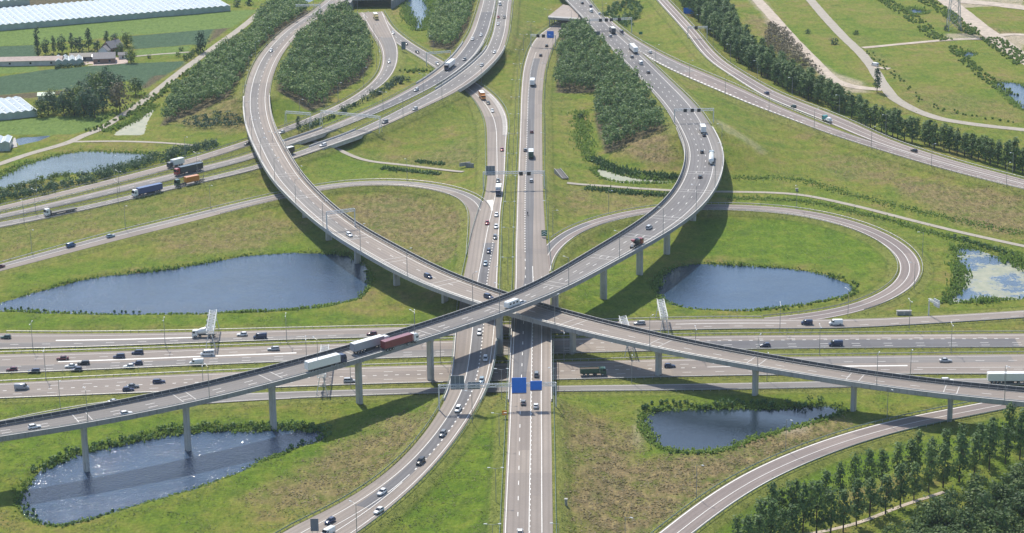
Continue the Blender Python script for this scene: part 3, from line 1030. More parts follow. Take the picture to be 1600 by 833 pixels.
SPEC = {
    'A': ('asph_warm', [(0.0, .22, 'asph_pale', None), (.22, .56, 'asph_grey', ((520, 0), (560, 390)))],
          [([(500, 20, .25), (420, 200, .25), (470, 300, .2), (650, 430, .16), (1000, 530, .11), (1600, 630, .08)], 'solid', None),
           ([(500, 20, .54), (420, 200, .55), (600, 410, .55), (1000, 530, .52), (1600, 630, .5)], 'dash', None),
           ([(500, 20, .82), (600, 410, .86), (1000, 530, .92), (1600, 630, .93)], 'solid', None)]),
    'B': ('asph_grey', [([(930, 40, .08), (1090, 230, .14), (1000, 390, .07), (700, 510, .05), (0, 680, .05)], [(930, 40, .85), (1040, 150, .80), (1090, 230, .72), (1000, 390, .86), (700, 510, .93), (0, 680, .92)], 'asph_deck', ((930, 40), (1000, 390)))],
          [([(930, 40, .07), (1090, 230, .13), (1000, 390, .07), (700, 510, .05), (0, 680, .05)], 'solid', None),
           ([(930, 40, .33), (1090, 230, .335), (1000, 390, .38), (700, 510, .42), (0, 680, .44)], 'dash', None),
           ([(930, 40, .59), (1090, 230, .53), (1000, 390, .6), (700, 510, .66), (0, 680, .68)], 'dash', None),
           ([(930, 40, .86), (1040, 150, .80), (1090, 230, .73), (1000, 390, .86), (700, 510, .92), (0, 680, .92)], 'solid', None)]),
    'N': ('asph_warm', [([(829, 310, .33), (829, 420, .32), (828, 520, .07), (826, 640, .07)], [(829, 310, .65), (830, 420, .52), (828, 520, .52), (826, 640, .3)], 'asph_dark', ((840, 90), (828, 600)))],
          [(.045, 'solid', None), ([(829, 300, .31), (829, 400, .31), (828, 640, .27), (826, 833, .29)], 'dash', ((829, 395), (826, 833))),
           ([(840, 90, .36), (829, 300, .31)], 'block', ((845, 80), (829, 395))),
           ([(829, 400, .53), (828, 640, .53), (826, 833, .53)], 'block', ((829, 425), (826, 833))),
           ([(860, 52, .72), (829, 300, .655), (829, 400, .52)], 'solid', (None, (829, 412))),
           ([(829, 440, .77), (826, 640, .77), (826, 833, .78)], 'solid', ((829, 430), (826, 833)))]),
    'S': ('asph_warm', [([(770, 200, .5), (752, 430, .44), (745, 530, .4), (690, 690, .34)], [(770, 200, .95), (760, 360, .95), (752, 430, .69), (745, 530, .66), (690, 690, .66)], 'asph_dark', ((750, 380), (560, 800))), (.12, .88, 'asph_grey', ((600, 20), (700, 110)))],
          [([(600, 60, .12), (700, 110, .14), (775, 220, .5), (770, 310, .6), (752, 430, .43), (745, 530, .39), (690, 690, .33), (500, 833, .25)], 'solid', None),
           ([(600, 60, .93), (700, 110, .88), (775, 220, .95), (752, 430, .97), (745, 530, .93), (690, 690, .92), (500, 833, .93)], 'solid', None),
           ([(750, 140, .84), (775, 170, .84), (790, 215, .90)], 'comb', ((757, 145), (790, 212))),
           ([(600, 60, .5), (690, 105, .5)], 'dash', ((600, 40), (735, 135))),
           ([(757, 365, .80), (752, 430, .70), (745, 530, .66), (690, 690, .66), (640, 745, .63)], 'block', ((757, 370), (640, 745))),
           ([(640, 745, .63), (560, 800, .58), (500, 833, .5)], 'solid', ((640, 745), None)), ([(640, 745, .64), (560, 800, .68), (500, 833, .68)], 'solid', ((625, 757), None))]),
    'C1': ('asph_warm', [(.25, .9, 'asph_grey', ((600, 60), (360, 232)))], [(.12, 'solid', None), (.93, 'solid', None), (.45, 'dash', ((605, 90), (300, 255))), (.9, 'gore', ((240, 265), (0, 330)))]),
    'C2': ('asph_grey', [(.05, .25, 'asph_warm', None), (.3, .9, 'asph_dark', ((760, 20), (560, 185)))], [(.24, 'solid', None), (.6, 'dash', None), (.92, 'solid', None)]),
    'C3': ('asph_grey', [(.7, .98, 'asph_warm', None)], [(.08, 'solid', None), (.4, 'dash', None), (.74, 'solid', None)]),
    'LL': ('asph_warm', [(.06, .42, 'asph_grey', None)], [(.05, 'solid', None), (.43, 'solid', None)]),
    'LR': ('asph_pink', [(.1, .5, 'asph_dark', ((835, 422), (930, 345)))], [(.07, 'solid', None), (.53, 'solid', None), (.95, 'solid', None)]),
    'U1': ('asph_pink', [], [(.12, 'solid', None), (.5, 'solid', None), (.9, 'thick', None)]),
    'X': ('asph_pink', [(.2, .85, 'asph_grey', ((960, 40), (1080, 115)))], [(.2, 'solid', None), (.55, 'dash', None), (.9, 'bars', ((985, 75), (1270, 195))), (.93, 'solid', ((1270, 195), None))]),
    'RR': ('asph_pink', [], [(.06, 'thick', None), (.56, 'solid', None), (.96, 'solid', None)]),
    'E1': ('asph_warm', [(.6, .9, 'asph_grey', (None, (600, 520)))], [(.17, 'solid', None), ([(80, 536, .48), (330, 530, .5), (600, 520, .4)], 'gore', ((85, 534), (330, 528))), (.72, 'dash', None), (.95, 'solid', None), (.45, 'thick', ((1050, 507), (1240, 503)))]),
    'E2': ('asph_warm', [([(0, 570, .62), (300, 560, .66), (800, 545, .5), (1200, 535, .38)], .96, 'asph_grey', ((0, 570), (900, 542))), (.38, .97, 'asph_dark', ((1050, 535), (1600, 531)))],
           [(.12, 'solid', None), (.3, 'dash', ((0, 570), (800, 545))), (.49, 'gore', ((90, 566), (480, 553))), (.66, 'dash', None), (.83, 'dash', None), (.97, 'solid', None),
            (.37, 'block', ((900, 542), None)), (.27, 'dash', ((980, 540), (1600, 531)))]),
    'E3': ('asph_warm', [(.08, .4, 'asph_grey', ((1180, 572), (1600, 570)))],
           [(.1, 'solid', None), (.32, 'dash', None), (.52, 'block', (None, (1110, 577))), (.55, 'gore', ((1270, 572), (1430, 571))), (.5, 'thick', ((1110, 577), (1270, 572))), (.76, 'dash', None), (.95, 'solid', None), (.66, 'solid', ((1430, 571), None))]),
    'E4': ('asph_grey', [], [(.12, 'solid', None), (.55, 'dash', ((300, 625), (0, 675))), (.9, 'solid', None)]),
}
ZOFF = {k: i * 0.006 for i, k in enumerate(SPEC)}
ZOFF['LL'], ZOFF['LR'], ZOFF['X'] = -0.05, -0.05, -0.03
ZOFF['C1'] = -0.06
for k in SPEC:
    if k not in 'AB':
        mat, darks, spec = SPEC[k]
        surface(k, mat, darks, spec, None, 'motorway', ZOFF[k])
# gores painted where ramps join
def patch(txt, h, mat, name, parent=None, kind=True):
    P = unproj(T(txt), h)
    o = MB().add(P, [tuple(range(len(P)))]).build(name, mat, parent)
    if o.data.polygons[0].normal.z < 0:
        o.data.polygons[0].flip()
    return struct(o) if kind else o


# ------------------------------------------------------------------ flyovers
def flyover(key, name, label, i0, i1, piers, rail_a, depth=2.5):
    r = R[key]
    t = thing(name, label, 'flyover', tuple(r.C[(i0 + i1) // 2]))
    t.location = (0, 0, 0)
    hw = r.hw
    mat, darks, spec = SPEC[key]
    surface(key, mat, darks, spec, t, 'road_surface', 0.02)
    # box-girder deck, swept with the varying half width
    n = i1 - i0
    ring = [(1.0, 0.35, -0.02), (1.0, 0.35, -1.0), (1.0, -0.9, -1.25), (0.52, 0, -1.65), (0.48, 0, -depth), (-0.48, 0, -depth), (-0.52, 0, -1.65), (-1.0, .9, -1.25), (-1.0, -.35, -1.0), (-1.0, -.35, -0.02)]
    k = len(ring)
    V = np.concatenate([r.line(hw * f + o, z, i0, i1) for f, o, z in ring])
    i = np.arange(n - 1)
    Qs = np.concatenate([np.stack([j * n + i, j * n + i + 1, ((j + 1) % k) * n + i + 1, ((j + 1) % k) * n + i], 1) for j in range(k)])
    caps = [tuple(j * n for j in range(k)), tuple(j * n + n - 1 for j in range(k))[::-1]]
    me = bpy.data.meshes.new('deck')
    me.from_pydata(V.tolist(), [], Qs.tolist() + caps)
    me.materials.append(M['concrete'])
    me.update()
    link('deck', me, t)
    for sgn in (1, -1):
        l = sgn * (hw + 0.36)
        sg = sgn
        # kerb / fascia beam with a pale cap
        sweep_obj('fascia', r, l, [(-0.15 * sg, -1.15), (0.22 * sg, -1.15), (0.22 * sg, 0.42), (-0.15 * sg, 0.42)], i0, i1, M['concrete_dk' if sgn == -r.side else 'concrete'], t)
        sweep_obj('coping', r, l, [(-0.42 * sg, 0.425), (0.26 * sg, 0.425), (0.26 * sg, 0.52), (-0.42 * sg, 0.52)], i0, i1, M['concrete_lt'], t)
    # screen and guard rail along edge a or b
    for ref, tall in ((rail_a, True), ('b' if rail_a == 'a' else 'a', False)):
        sg = r.side if ref == 'a' else -r.side
        l = sg * (hw + 0.36)
        if tall:
            sweep_obj('screen', r, l, [(-0.03, .5), (0.03, .5), (0.03, 1.5), (-0.03, 1.5)], i0, i1, M['rail_dark'], t)
            sweep_obj('top_rail', r, l, [(-0.1, 1.5), (0.1, 1.5), (0.1, 1.64), (-0.1, 1.64)], i0, i1, M['concrete_lt'], t)
            pb = MB()
            for j in range(i0, i1 - 1):
                c = r.C[j, :2] + r.N[j] * (l[j] + 0.06 * -sg)
                pb.box((c[0], c[1], r.C[j, 2] + 1.0), (0.14, 0.14, 1.0), math.atan2(r.tg[j, 1], r.tg[j, 0]))
            o = pb.build('screen_post', M['concrete'], t)
            o['kind'] = 'stuff'
        guard(r, sg * (hw - (0.75 if tall else 0.1)), i0, i1, t, M['rail_dark'] if tall else M['rail'])
    for bx, by in piers:
        # the pier stands under the middle of the deck where the photograph shows its foot
        best = None
        q = proj(np.c_[r.C[:, :2], np.zeros(len(r.C))])
        cand = [j for j in range(i0 + 2, i1 - 2)]
        j = min(cand, key=lambda j: abs(q[j, 0] - bx) + 0.25 * abs(q[j, 1] - by))
        c, h = r.C[j], r.C[j, 2] - depth + 0.05
        ang = math.atan2(r.tg[j, 1], r.tg[j, 0])
        g = min(float(gz(c[0], c[1])), 5.0) - 1.2
        pb = MB()
        a, b, ch = 1.05, 1.75, 0.45

        def ringp(z, s):
            P = [(-a, -b + ch), (-a + ch, -b), (a - ch, -b), (a, -b + ch), (a, b - ch), (a - ch, b), (-a + ch, b), (-a, b - ch)]
            ca, sa = math.cos(ang), math.sin(ang)
            return [(c[0] + (x * ca - y * sa) * s, c[1] + (x * sa + y * ca) * s, z) for x, y in P]
        pb.loft([ringp(g, 0.78), ringp(h - 2.5, 0.74), ringp(h - 0.5, 0.86), ringp(h, 0.92)])
        pb.build('pier', M['concrete_pier'], t)
        # expansion joint above it
        jb = MB()
        for s_ in (-2.2, 2.2):
            f = lambda d: np.array([np.interp(r.s[j] + d, r.s, r.C[:, k_]) for k_ in range(3)])
            m0, m1 = f(s_ - 0.16), f(s_ + 0.16)
            nrm = np.r_[r.N[j], 0] * (hw[j] - 0.3)
            up = np.array([0, 0, 0.035])
            jb.add([m0 - nrm + up, m1 - nrm + up, m1 + nrm + up, m0 + nrm + up], [(0, 1, 2, 3), (3, 2, 1, 0)][:1])
        jb.build('expansion_joint', M['concrete_lt'], t)
    return t


def guard(r, l, i0, i1, parent=None, mat=None, label=None, z=0.0, posts=True):
    """steel guard rail: W-beam approximated by two swept flats, on posts"""
    l = np.broadcast_to(l, (len(r.C),))
    mat = mat or M['rail']
    V1, Q1, c1 = sweep(r, l, [(-0.06, .50 + z), (0.06, .46 + z), (0.06, .60 + z), (-0.06, .62 + z)], i0, i1)
    V2, Q2, c2 = sweep(r, l, [(-0.06, .66 + z), (0.06, .68 + z), (0.06, .82 + z), (-0.06, .78 + z)], i0, i1)
    b = MB()
    b.add(V1, [tuple(q) for q in Q1.tolist()] + c1)
    b.add(V2, [tuple(q) for q in Q2.tolist()] + c2)
    o = b.build('guard_rail' if parent is None else 'crash_rail', mat, parent)
    if posts:
        pb = MB()
        P = r.line(l, 0)
        for j in range(i0, i1):
            zz = r.C[j, 2]
            pb.box((P[j, 0], P[j, 1], zz + .25 + z), (0.13, 0.13, 1.2), math.atan2(r.tg[j, 1], r.tg[j, 0]))
        p = pb.build('post', M['steel'], o if parent is None else parent)
        p['kind'] = 'stuff'
    if parent is None:
        tag(o, label, 'guard rail', 'steel guard rails beside the motorways')
    return o


M['concrete_pier'] = streaky('concrete_pier', (0.40, 0.39, 0.375))
nA, nB = len(R['A'].C), len(R['B'].C)
iA = R['A'].near_px(388, 150)
iB = R['B'].near_px(1068, 208)
flyover('A', 'curved_flyover', 'two-lane concrete flyover curving from upper left to the right edge, the lower one', iA, nA,
        [(420, 300), (447, 327), (478, 354), (513, 397), (559, 432), (619, 462), (695, 482), (895, 560), (1031, 596), (1175, 630), (1329, 650), (1490, 667)], 'b')
flyover('B', 'high_flyover', 'three-lane concrete flyover passing over the other one, from upper right to left edge', iB, nB,
        [(137, 742), (288, 715), (428, 683), (558, 640), (678, 605), (785, 560), (869, 520), (941, 488), (998, 455), (1041, 427), (1083, 383), (1110, 345)], 'a', 2.6)

# ------------------------------------------------------------------ low bridges
def bridge(key_l, label, depth=1.2, seg=None, name='road_bridge', mat='concrete', par_a=True, par_b=True, walls=True, mids=()):
    r = R[key_l]
    i0, i1 = BR[seg or key_l]
    i0, i1 = max(i0 - 2, 0), min(i1 + 3, len(r.C))
    t = thing(name, label, 'bridge')
    hw = r.hw
    prof_n = i1 - i0
    ring = [(1.0, .3, -.04), (1.0, .3, -depth), (-1.0, -.3, -depth), (-1.0, -.3, -.04)]
    V = np.concatenate([r.line(hw * f + o, z, i0, i1) for f, o, z in ring])
    n, k = prof_n, 4
    i = np.arange(n - 1)
    Qs = np.concatenate([np.stack([j * n + i, j * n + i + 1, ((j + 1) % k) * n + i + 1, ((j + 1) % k) * n + i], 1) for j in range(k)])
    me = bpy.data.meshes.new('deck')
    me.from_pydata(V.tolist(), [], Qs.tolist() + [tuple(j * n for j in range(k)), tuple(j * n + n - 1 for j in range(k))[::-1]])
    me.materials.append(M[mat])
    me.update()
    link('deck', me, t)
    for sg, on in ((r.side, par_a), (-r.side, par_b)):
        if on:
            sweep_obj('parapet', r, sg * (hw + 0.32), [(-.16, -depth - .1), (.16, -depth - .1), (.16, .85), (-.16, .85)], i0, i1, M['concrete_lt'], t)
    if walls:
        for j in (i0 + 1, i1 - 2) + tuple(r.near_px(*m) for m in mids):
            c = r.C[j]
            pb = MB()
            pb.box((c[0], c[1], (c[2] - depth - 1) / 2), (1.0 if j in (i0 + 1, i1 - 2) else .8, 2 * hw[j] - .4, c[2] - depth + 1 - .02), math.atan2(r.tg[j, 1], r.tg[j, 0]))
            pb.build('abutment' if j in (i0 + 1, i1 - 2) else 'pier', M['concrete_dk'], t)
    return t


bridge('N', 'concrete bridge carrying the right northbound carriageway over the motorway, beneath the flyover crossing', mids=((829, 563),))
bridge('S', 'concrete bridge carrying the left curving carriageway over the motorway, beneath the flyover crossing', mids=((741, 563),))
bridge('C2', 'skewed concrete bridge of the upper carriageway over the sunken slip road, upper centre')
bridge('C3', 'skewed concrete bridge of the lower outer carriageway over the sunken slip road, upper centre')

bridge('C2', 'concrete bridge of the upper left carriageway over the cycle path beside the flyover', seg='C2b')
bridge('C3', 'concrete bridge of the near left carriageway over the cycle path, with dark shade beneath', seg='C3b')

# underpass with a deep shaded opening at the top, left of centre
t = thing('underpass', 'concrete road underpass at the top edge beside the curved flyover start', 'underpass')
P = unproj(T('p 543,-2 612,-3 640,-26 560,-26'), 6.6)
b_ = MB()
b_.hexa(np.r_[P - (0, 0, 1.3), P])
b_.build('deck', M['concrete'], t)
P1 = unproj(T('p 611,15 616,13 643,-8 637,-8'), 0)
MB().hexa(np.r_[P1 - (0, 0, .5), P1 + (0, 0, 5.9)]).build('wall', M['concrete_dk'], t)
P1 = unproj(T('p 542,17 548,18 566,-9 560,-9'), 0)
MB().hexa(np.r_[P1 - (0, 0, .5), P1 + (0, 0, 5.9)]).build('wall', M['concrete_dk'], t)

M['roof_concrete'] = plain('roof_concrete_brownish', (0.30, 0.255, 0.225), .9, var=.15, scale=.3)
# portal where the northbound road dives under the main motorway
t = thing('tunnel_portal', 'concrete tunnel portal with a triangular roof where the road dives under the motorway', 'tunnel portal')
roof = unproj(T('p 857,25 903,28 906,12 880,7'), 6.0)
MB().hexa(np.r_[roof - (0, 0, .9), roof]).build('roof', M['roof_concrete'], t)
fr_ = unproj(T('p 856.5,27.5 903.5,30.5 903.3,28.2 857,25.2'), 6.1)
MB().hexa(np.r_[fr_ - (0, 0, 1.2), fr_ + (0, 0, .25)]).build('front_beam', M['concrete'], t)
w_ = unproj(T('p 900,42 906,42 916,28 909,28'), .2)
MB().hexa(np.r_[w_ - (0, 0, .6), w_ + (0, 0, 5.0)]).build('side_wall', M['concrete'], t)
bk = unproj(T('p 880,27 912,27 914,24 882,24'), .2)
MB().hexa(np.r_[bk - (0, 0, .6), bk + (0, 0, 5.0)]).build('back_wall', M['concrete_dk'], t)
for px, py in ((859, 42), (862.5, 38), (866, 35), (870, 31.5)):
    c = unproj((px, py), .2)[0]
    MB().box((c[0], c[1], 2.6), (.8, .8, 5.2)).build('column', M['concrete_dk'], t)

# ------------------------------------------------------------------ paths and tracks
def track(txt, width, mat, name, dz=0.06, ext=0):
    P = ground_px(T(txt))
    n = max(int(np.linalg.norm(np.diff(P[:, :2], axis=0), axis=1).sum() / 2.5), 6)
    C = gsm(resample(P[:, :2], n), 2.5)
    tg = np.gradient(C, axis=0)
    tg /= np.linalg.norm(tg, axis=1)[:, None]
    N = np.stack([-tg[:, 1], tg[:, 0]], 1)
    w = width / 2 * (1 + 0.10 * (vnoise(C[:, 0], C[:, 1], 6, 3) - .5))[:, None]
    rows = []
    for f in np.linspace(1, -1, 5):
        p = C + N * w * f
        rows.append(np.c_[p, gz(p[:, 0], p[:, 1])])
    zc = np.max([q_[:, 2] for q_ in rows], axis=0) + dz
    zc = gsm(zc, 2)
    V = np.concatenate([np.c_[q_[:, :2], zc] for q_ in rows])
    i = np.arange(n - 1)
    Q = np.concatenate([np.stack([(j + 1) * n + i, (j + 1) * n + i + 1, j * n + i + 1, j * n + i], 1) for j in range(4)])
    uv = np.concatenate([np.c_[np.full(n, k_ * width / 4), np.arange(n) * 2.5] for k_ in range(5)])
    return struct(link(name, np_mesh(name, V, Q, mat, True, uv)))


track('p 470,214 505,226 535,238 578,253 640,259 690,265 724,269', 3.0, M['path'], 'path', .12)
track('p 886,286 940,290 1000,295 1060,299 1140,300 1230,302 1270,307 1350,325 1450,351 1530,370 1610,387', 3.2, M['path'], 'path', .12)
track('00 1620,70 1500,170 1300,315 1160,415 1000,540 900,620 800,690 600,815; 01 520,5 440,50 330,80 150,130 0,185 -150,230', 5.0, M['path'], 'country_road', .12)
track('01 440,48 520,45 700,42 1000,52 1220,70', 3.0, M['path'], 'path', .12)
track('00 840,350 1000,335 1200,322', 3.0, M['path'], 'path', .1)
track('p 1258,-10 1290,28 1318,58 1345,83 1362,104 1378,130 1395,153 1430,173 1470,187 1530,196 1600,203 1640,208', 6.5, M['path'], 'country_road', .15)
track('p 1348,75 1380,72 1440,66 1500,61 1540,61', 5.0, M['dirt'], 'dirt_track', .15)
track('p 1176,-8 1205,24 1235,58 1262,86 1285,110 1305,128 1340,138 1378,140', 7.5, M['dirt'], 'dirt_track', .15)
track('p 1468,-8 1500,18 1530,42 1553,58 1580,78 1620,105', 12, M['dirt'], 'dirt_track', .15)
track('p 1500,2 1540,5 1580,10 1630,16', 14, M['dirt'], 'dirt_track', .15)
track('p 1550,58 1575,53 1600,55 1630,57', 7, M['dirt'], 'dirt_track', .2)
track('33 200,850 480,800 700,720 860,650 1040,600 1090,580', 1.6, M['dirt'], 'dirt_track', .12)
track('p 1361,104 1375,107 1390,108', 5, M['dirt'], 'dirt_track', .16)

# ------------------------------------------------------------------ guard rails along the ground roads
GR = [
    ('N', 'a', 1.0, None, 'along the median side of the northbound carriageway'), ('N', 'b', 1.0, None, 'along the right edge of the northbound carriageway'),
    ('S', 'a', 0.9, ((640, 60), None), 'along the outer left edge of the curving southbound carriageway'), ('S', 'b', 0.9, None, 'along the inner right edge of the southbound carriageway'),
    ('C1', 'a', 1, None, 'along the far edge of the topmost carriageway running to the left edge'), ('C1', 'b', 1, ((480, 195), None), 'along the near edge of the topmost carriageway running to the left edge'),
    ('C2', 'a', 1, None, 'along the far edge of the middle left carriageway'), ('C2', 'b', 1, None, 'along the near edge of the middle left carriageway'),
    ('C3', 'a', 1, None, 'along the far edge of the lowest of the three left carriageways'), ('C3', 'b', 1, None, 'along the near edge of the lowest of the three left carriageways'),
    ('LL', 'a', .8, (None, (745, 330)), 'along the outside of the left loop ramp'), ('LL', 'b', .8, ((330, 330), None), 'along the inside of the left loop ramp'),
    ('LR', 'a', .8, ((870, 365), (1330, 482)), 'along the outside of the right loop ramp'), ('LR', 'b', .8, None, 'along the inside of the right loop ramp'),
    ('U1', 'a', .9, None, 'between the poplar row and the upper right road'), ('U1', 'b', .9, (None, (1290, 190)), 'along the near edge of the upper right road'),
    ('X', 'a', .9, (None, (1290, 195)), 'along the far edge of the slip road upper right'), ('X', 'b', .9, ((1030, 95), None), 'along the near edge of the slip road upper right'),
    ('RR', 'a', 1.2, None, 'along the far edge of the curved ramp at lower right'), ('RR', 'b', .8, None, 'along the near edge of the curved ramp at lower right'),
    ('E1', 'a', 1, ((0, 521), (1200, 500)), 'along the far edge of the topmost crosswise carriageway'), ('E1', 'b', 1.2, None, 'along the near edge of the topmost crosswise carriageway'),
    ('E2', 'a', 1.2, None, 'along the far edge of the second crosswise carriageway'), ('E2', 'b', 1, None, 'along the near edge of the second crosswise carriageway'),
    ('E3', 'a', 1, None, 'along the far edge of the third crosswise carriageway'), ('E3', 'b', 1, None, 'along the near edge of the third crosswise carriageway'),
    ('E4', 'a', .8, (None, (330, 620)), 'along the far edge of the lowest crosswise road on the left'), ('E4', 'b', .8, ((450, 620), None), 'along the near edge of the lowest crosswise road'),
]
for k, ref, off, span, lab in GR:
    r = R[k]
    i0, i1 = rng_i(r, span)
    sg = r.side if ref == 'a' else -r.side
    guard(r, sg * (r.hw + off), i0, i1, None, M['rail_green'] if k in ('RR', 'S', 'N') else M['rail'], 'steel guard rail ' + lab)
for ref, lab in (('a', 'left'), ('b', 'right')):
    r = R['B']
    sg = r.side if ref == 'a' else -r.side
    guard(r, sg * (r.hw + .5), 0, iB - 1, None, M['rail'], 'steel guard rail on the %s edge of the main motorway before the flyover' % lab)
    r = R['A']
    sg = r.side if ref == 'a' else -r.side
    guard(r, sg * (r.hw + .5), 0, iA - 1, None, M['rail'], 'grey steel guard rail on the %s edge of the upper left road before the flyover' % lab)
surface('B', 'asph_grey', [], [([(930, 40, .07), (1060, 190, .1)], 'solid', (None, (1060, 190)))], None, 'motorway', -0.02) if False else None
# ------------------------------------------------------------------ foliage
def leaf_material(name, dark, mid, light, trans=0.35, scale=0.18):
    m, nt, b = nmat(name)
    g = nt.nodes.new('ShaderNodeNewGeometry')
    oi = nt.nodes.new('ShaderNodeObjectInfo')
    n = mth(nt, 'ADD', mth(nt, 'MULTIPLY', noise(nt, g.outputs['Position'], scale, 4, 0.6), 0.6), mth(nt, 'MULTIPLY', noise(nt, g.outputs['Position'], 0.035, 2, 0.5), 0.4))
    f = mth(nt, 'ADD', mth(nt, 'MULTIPLY', n, 0.55), mth(nt, 'ADD', mth(nt, 'MULTIPLY', g.outputs['Random Per Island'], 0.32), mth(nt, 'MULTIPLY', oi.outputs['Random'], 0.13)))
    g_ = 1.9 if 'tuft' not in name else 1.6
    c = ramp(nt, f, [(0.28, tuple(v * g_ for v in dark)), (0.5, tuple(v * g_ for v in mid)), (0.74, tuple(v * g_ for v in light))])
    nt.links.new(c, b.inputs['Base Color'])
    b.inputs['Roughness'].default_value = 0.6
    b.inputs['Specular IOR Level'].default_value = 0.25
    tr = nt.nodes.new('ShaderNodeBsdfTranslucent')
    nt.links.new(c, tr.inputs[0])
    mx = nt.nodes.new('ShaderNodeMixShader')
    mx.inputs[0].default_value = trans
    nt.links.new(b.outputs[0], mx.inputs[1])
    nt.links.new(tr.outputs[0], mx.inputs[2])
    nt.links.new(mx.outputs[0], nt.nodes['Material Output'].inputs[0])
    return m


M['leaf_wood'] = leaf_material('leaves_plantation', (0.030, 0.058, 0.024), (0.076, 0.122, 0.042), (0.150, 0.195, 0.066))
M['leaf_poplar'] = leaf_material('leaves_poplar', (0.026, 0.054, 0.020), (0.054, 0.092, 0.030), (0.098, 0.140, 0.042))
M['leaf_oak'] = leaf_material('leaves_broadleaf', (0.018, 0.038, 0.014), (0.046, 0.078, 0.024), (0.100, 0.132, 0.036))
M['leaf_dark'] = leaf_material('leaves_dark', (0.018, 0.038, 0.026), (0.032, 0.060, 0.034), (0.055, 0.090, 0.042))
M['leaf_copper'] = leaf_material('leaves_copper', (0.050, 0.046, 0.034), (0.082, 0.074, 0.048), (0.115, 0.105, 0.062))
M['leaf_pale'] = leaf_material('leaves_blossom', (0.16, 0.13, 0.14), (0.26, 0.21, 0.22), (0.36, 0.30, 0.30))
M['reed'] = leaf_material('reeds', (0.055, 0.095, 0.020), (0.092, 0.142, 0.028), (0.14, 0.185, 0.045), 0.45, 0.1)
M['reed_dark'] = leaf_material('shore_bushes', (0.022, 0.050, 0.018), (0.040, 0.080, 0.024), (0.075, 0.125, 0.034), 0.2, 0.1)
M['tuft_green'] = leaf_material('grass_tufts_green', (0.045, 0.075, 0.012), (0.095, 0.125, 0.022), (0.150, 0.155, 0.040), 0.4, 0.05)
M['tuft_brown'] = leaf_material('grass_tufts_dry', (0.115, 0.098, 0.042), (0.143, 0.117, 0.057), (0.200, 0.167, 0.087), 0.4, 0.06)
M['bark'] = plain('bark', (0.075, 0.060, 0.048), 0.95, var=0.3, scale=3)


def leaves(C, S, up=0.25, r=None, aspect=0.75, out=None):
    """one irregular leaf-clump quad per centre; S = sizes; out = outward directions of the crown surface"""
    r = r or rng
    n = len(C)
    nn = r.normal(size=(n, 3))
    if out is None:
        nn[:, 2] = np.abs(nn[:, 2]) + up
    else:
        nn = nn * 0.42 + out
        nn[:, 2] += up * .5
    nn /= np.linalg.norm(nn, axis=1)[:, None]
    t = r.normal(size=(n, 3))
    u = np.cross(nn, t)
    u /= np.linalg.norm(u, axis=1)[:, None]
    v = np.cross(nn, u)
    S = np.asarray(S)[:, None]
    j = lambda: 0.7 + 0.6 * r.random((n, 1))
    V = np.stack([C - u * S * j() * .5, C - v * S * j() * .5 * aspect, C + u * S * j() * .5, C + v * S * j() * .5 * aspect], 1).reshape(-1, 3)
    return V, np.arange(4 * n).reshape(n, 4)


def uprights(C, h, w, r=None, lean=0.25):
    """upright blades / stems: quads standing on C"""
    r = r or rng
    n = len(C)
    a = r.random(n) * math.pi * 2
    d = np.stack([np.cos(a), np.sin(a), np.zeros(n)], 1) * (np.asarray(w) * 0.5)[:, None]
    top = C + np.c_[r.normal(size=(n, 2)) * lean * np.asarray(h)[:, None], np.asarray(h)]
    V = np.stack([C - d, C + d, top + d * 0.55, top - d * 0.55], 1).reshape(-1, 3)
    return V, np.arange(4 * n).reshape(n, 4)


def join(parts):
    V, Q, n = [], [], 0
    for v, q in parts:
        V.append(v); Q.append(q + n); n += len(v)
    return np.concatenate(V), np.concatenate(Q)


def in_poly(P, pts):
    x, y = pts[:, 0], pts[:, 1]
    ins = np.zeros(len(pts), bool)
    for i in range(len(P)):
        a, b = P[i], P[(i + 1) % len(P)]
        c = (a[1] > y) != (b[1] > y)
        with np.errstate(divide='ignore', invalid='ignore'):
            ins ^= c & (x < a[0] + (y - a[1]) * (b[0] - a[0]) / (b[1] - a[1]))
    return ins


def scatter(P, step, jit=0.42):
    """jittered triangular grid inside world polygon P"""
    x0, y0 = P.min(0)
    x1, y1 = P.max(0)
    gx_, gy_ = np.meshgrid(np.arange(x0, x1, step), np.arange(y0, y1, step * 0.87))
    gx_ = gx_ + (np.arange(len(gx_)) % 2)[:, None] * step / 2
    p = np.stack([gx_.ravel(), gy_.ravel()], 1)
    p += (rng.random(p.shape) - .5) * 2 * jit * step
    return p[in_poly(P, p)]


def near_at(p):
    i = np.clip(((p[:, 1] - GY0) / GS).astype(int), 0, NY - 1)
    j = np.clip(((p[:, 0] - GX0) / GS).astype(int), 0, NX - 1)
    return near[i, j], WET[i, j], TINT[i, j], CROP[i, j]


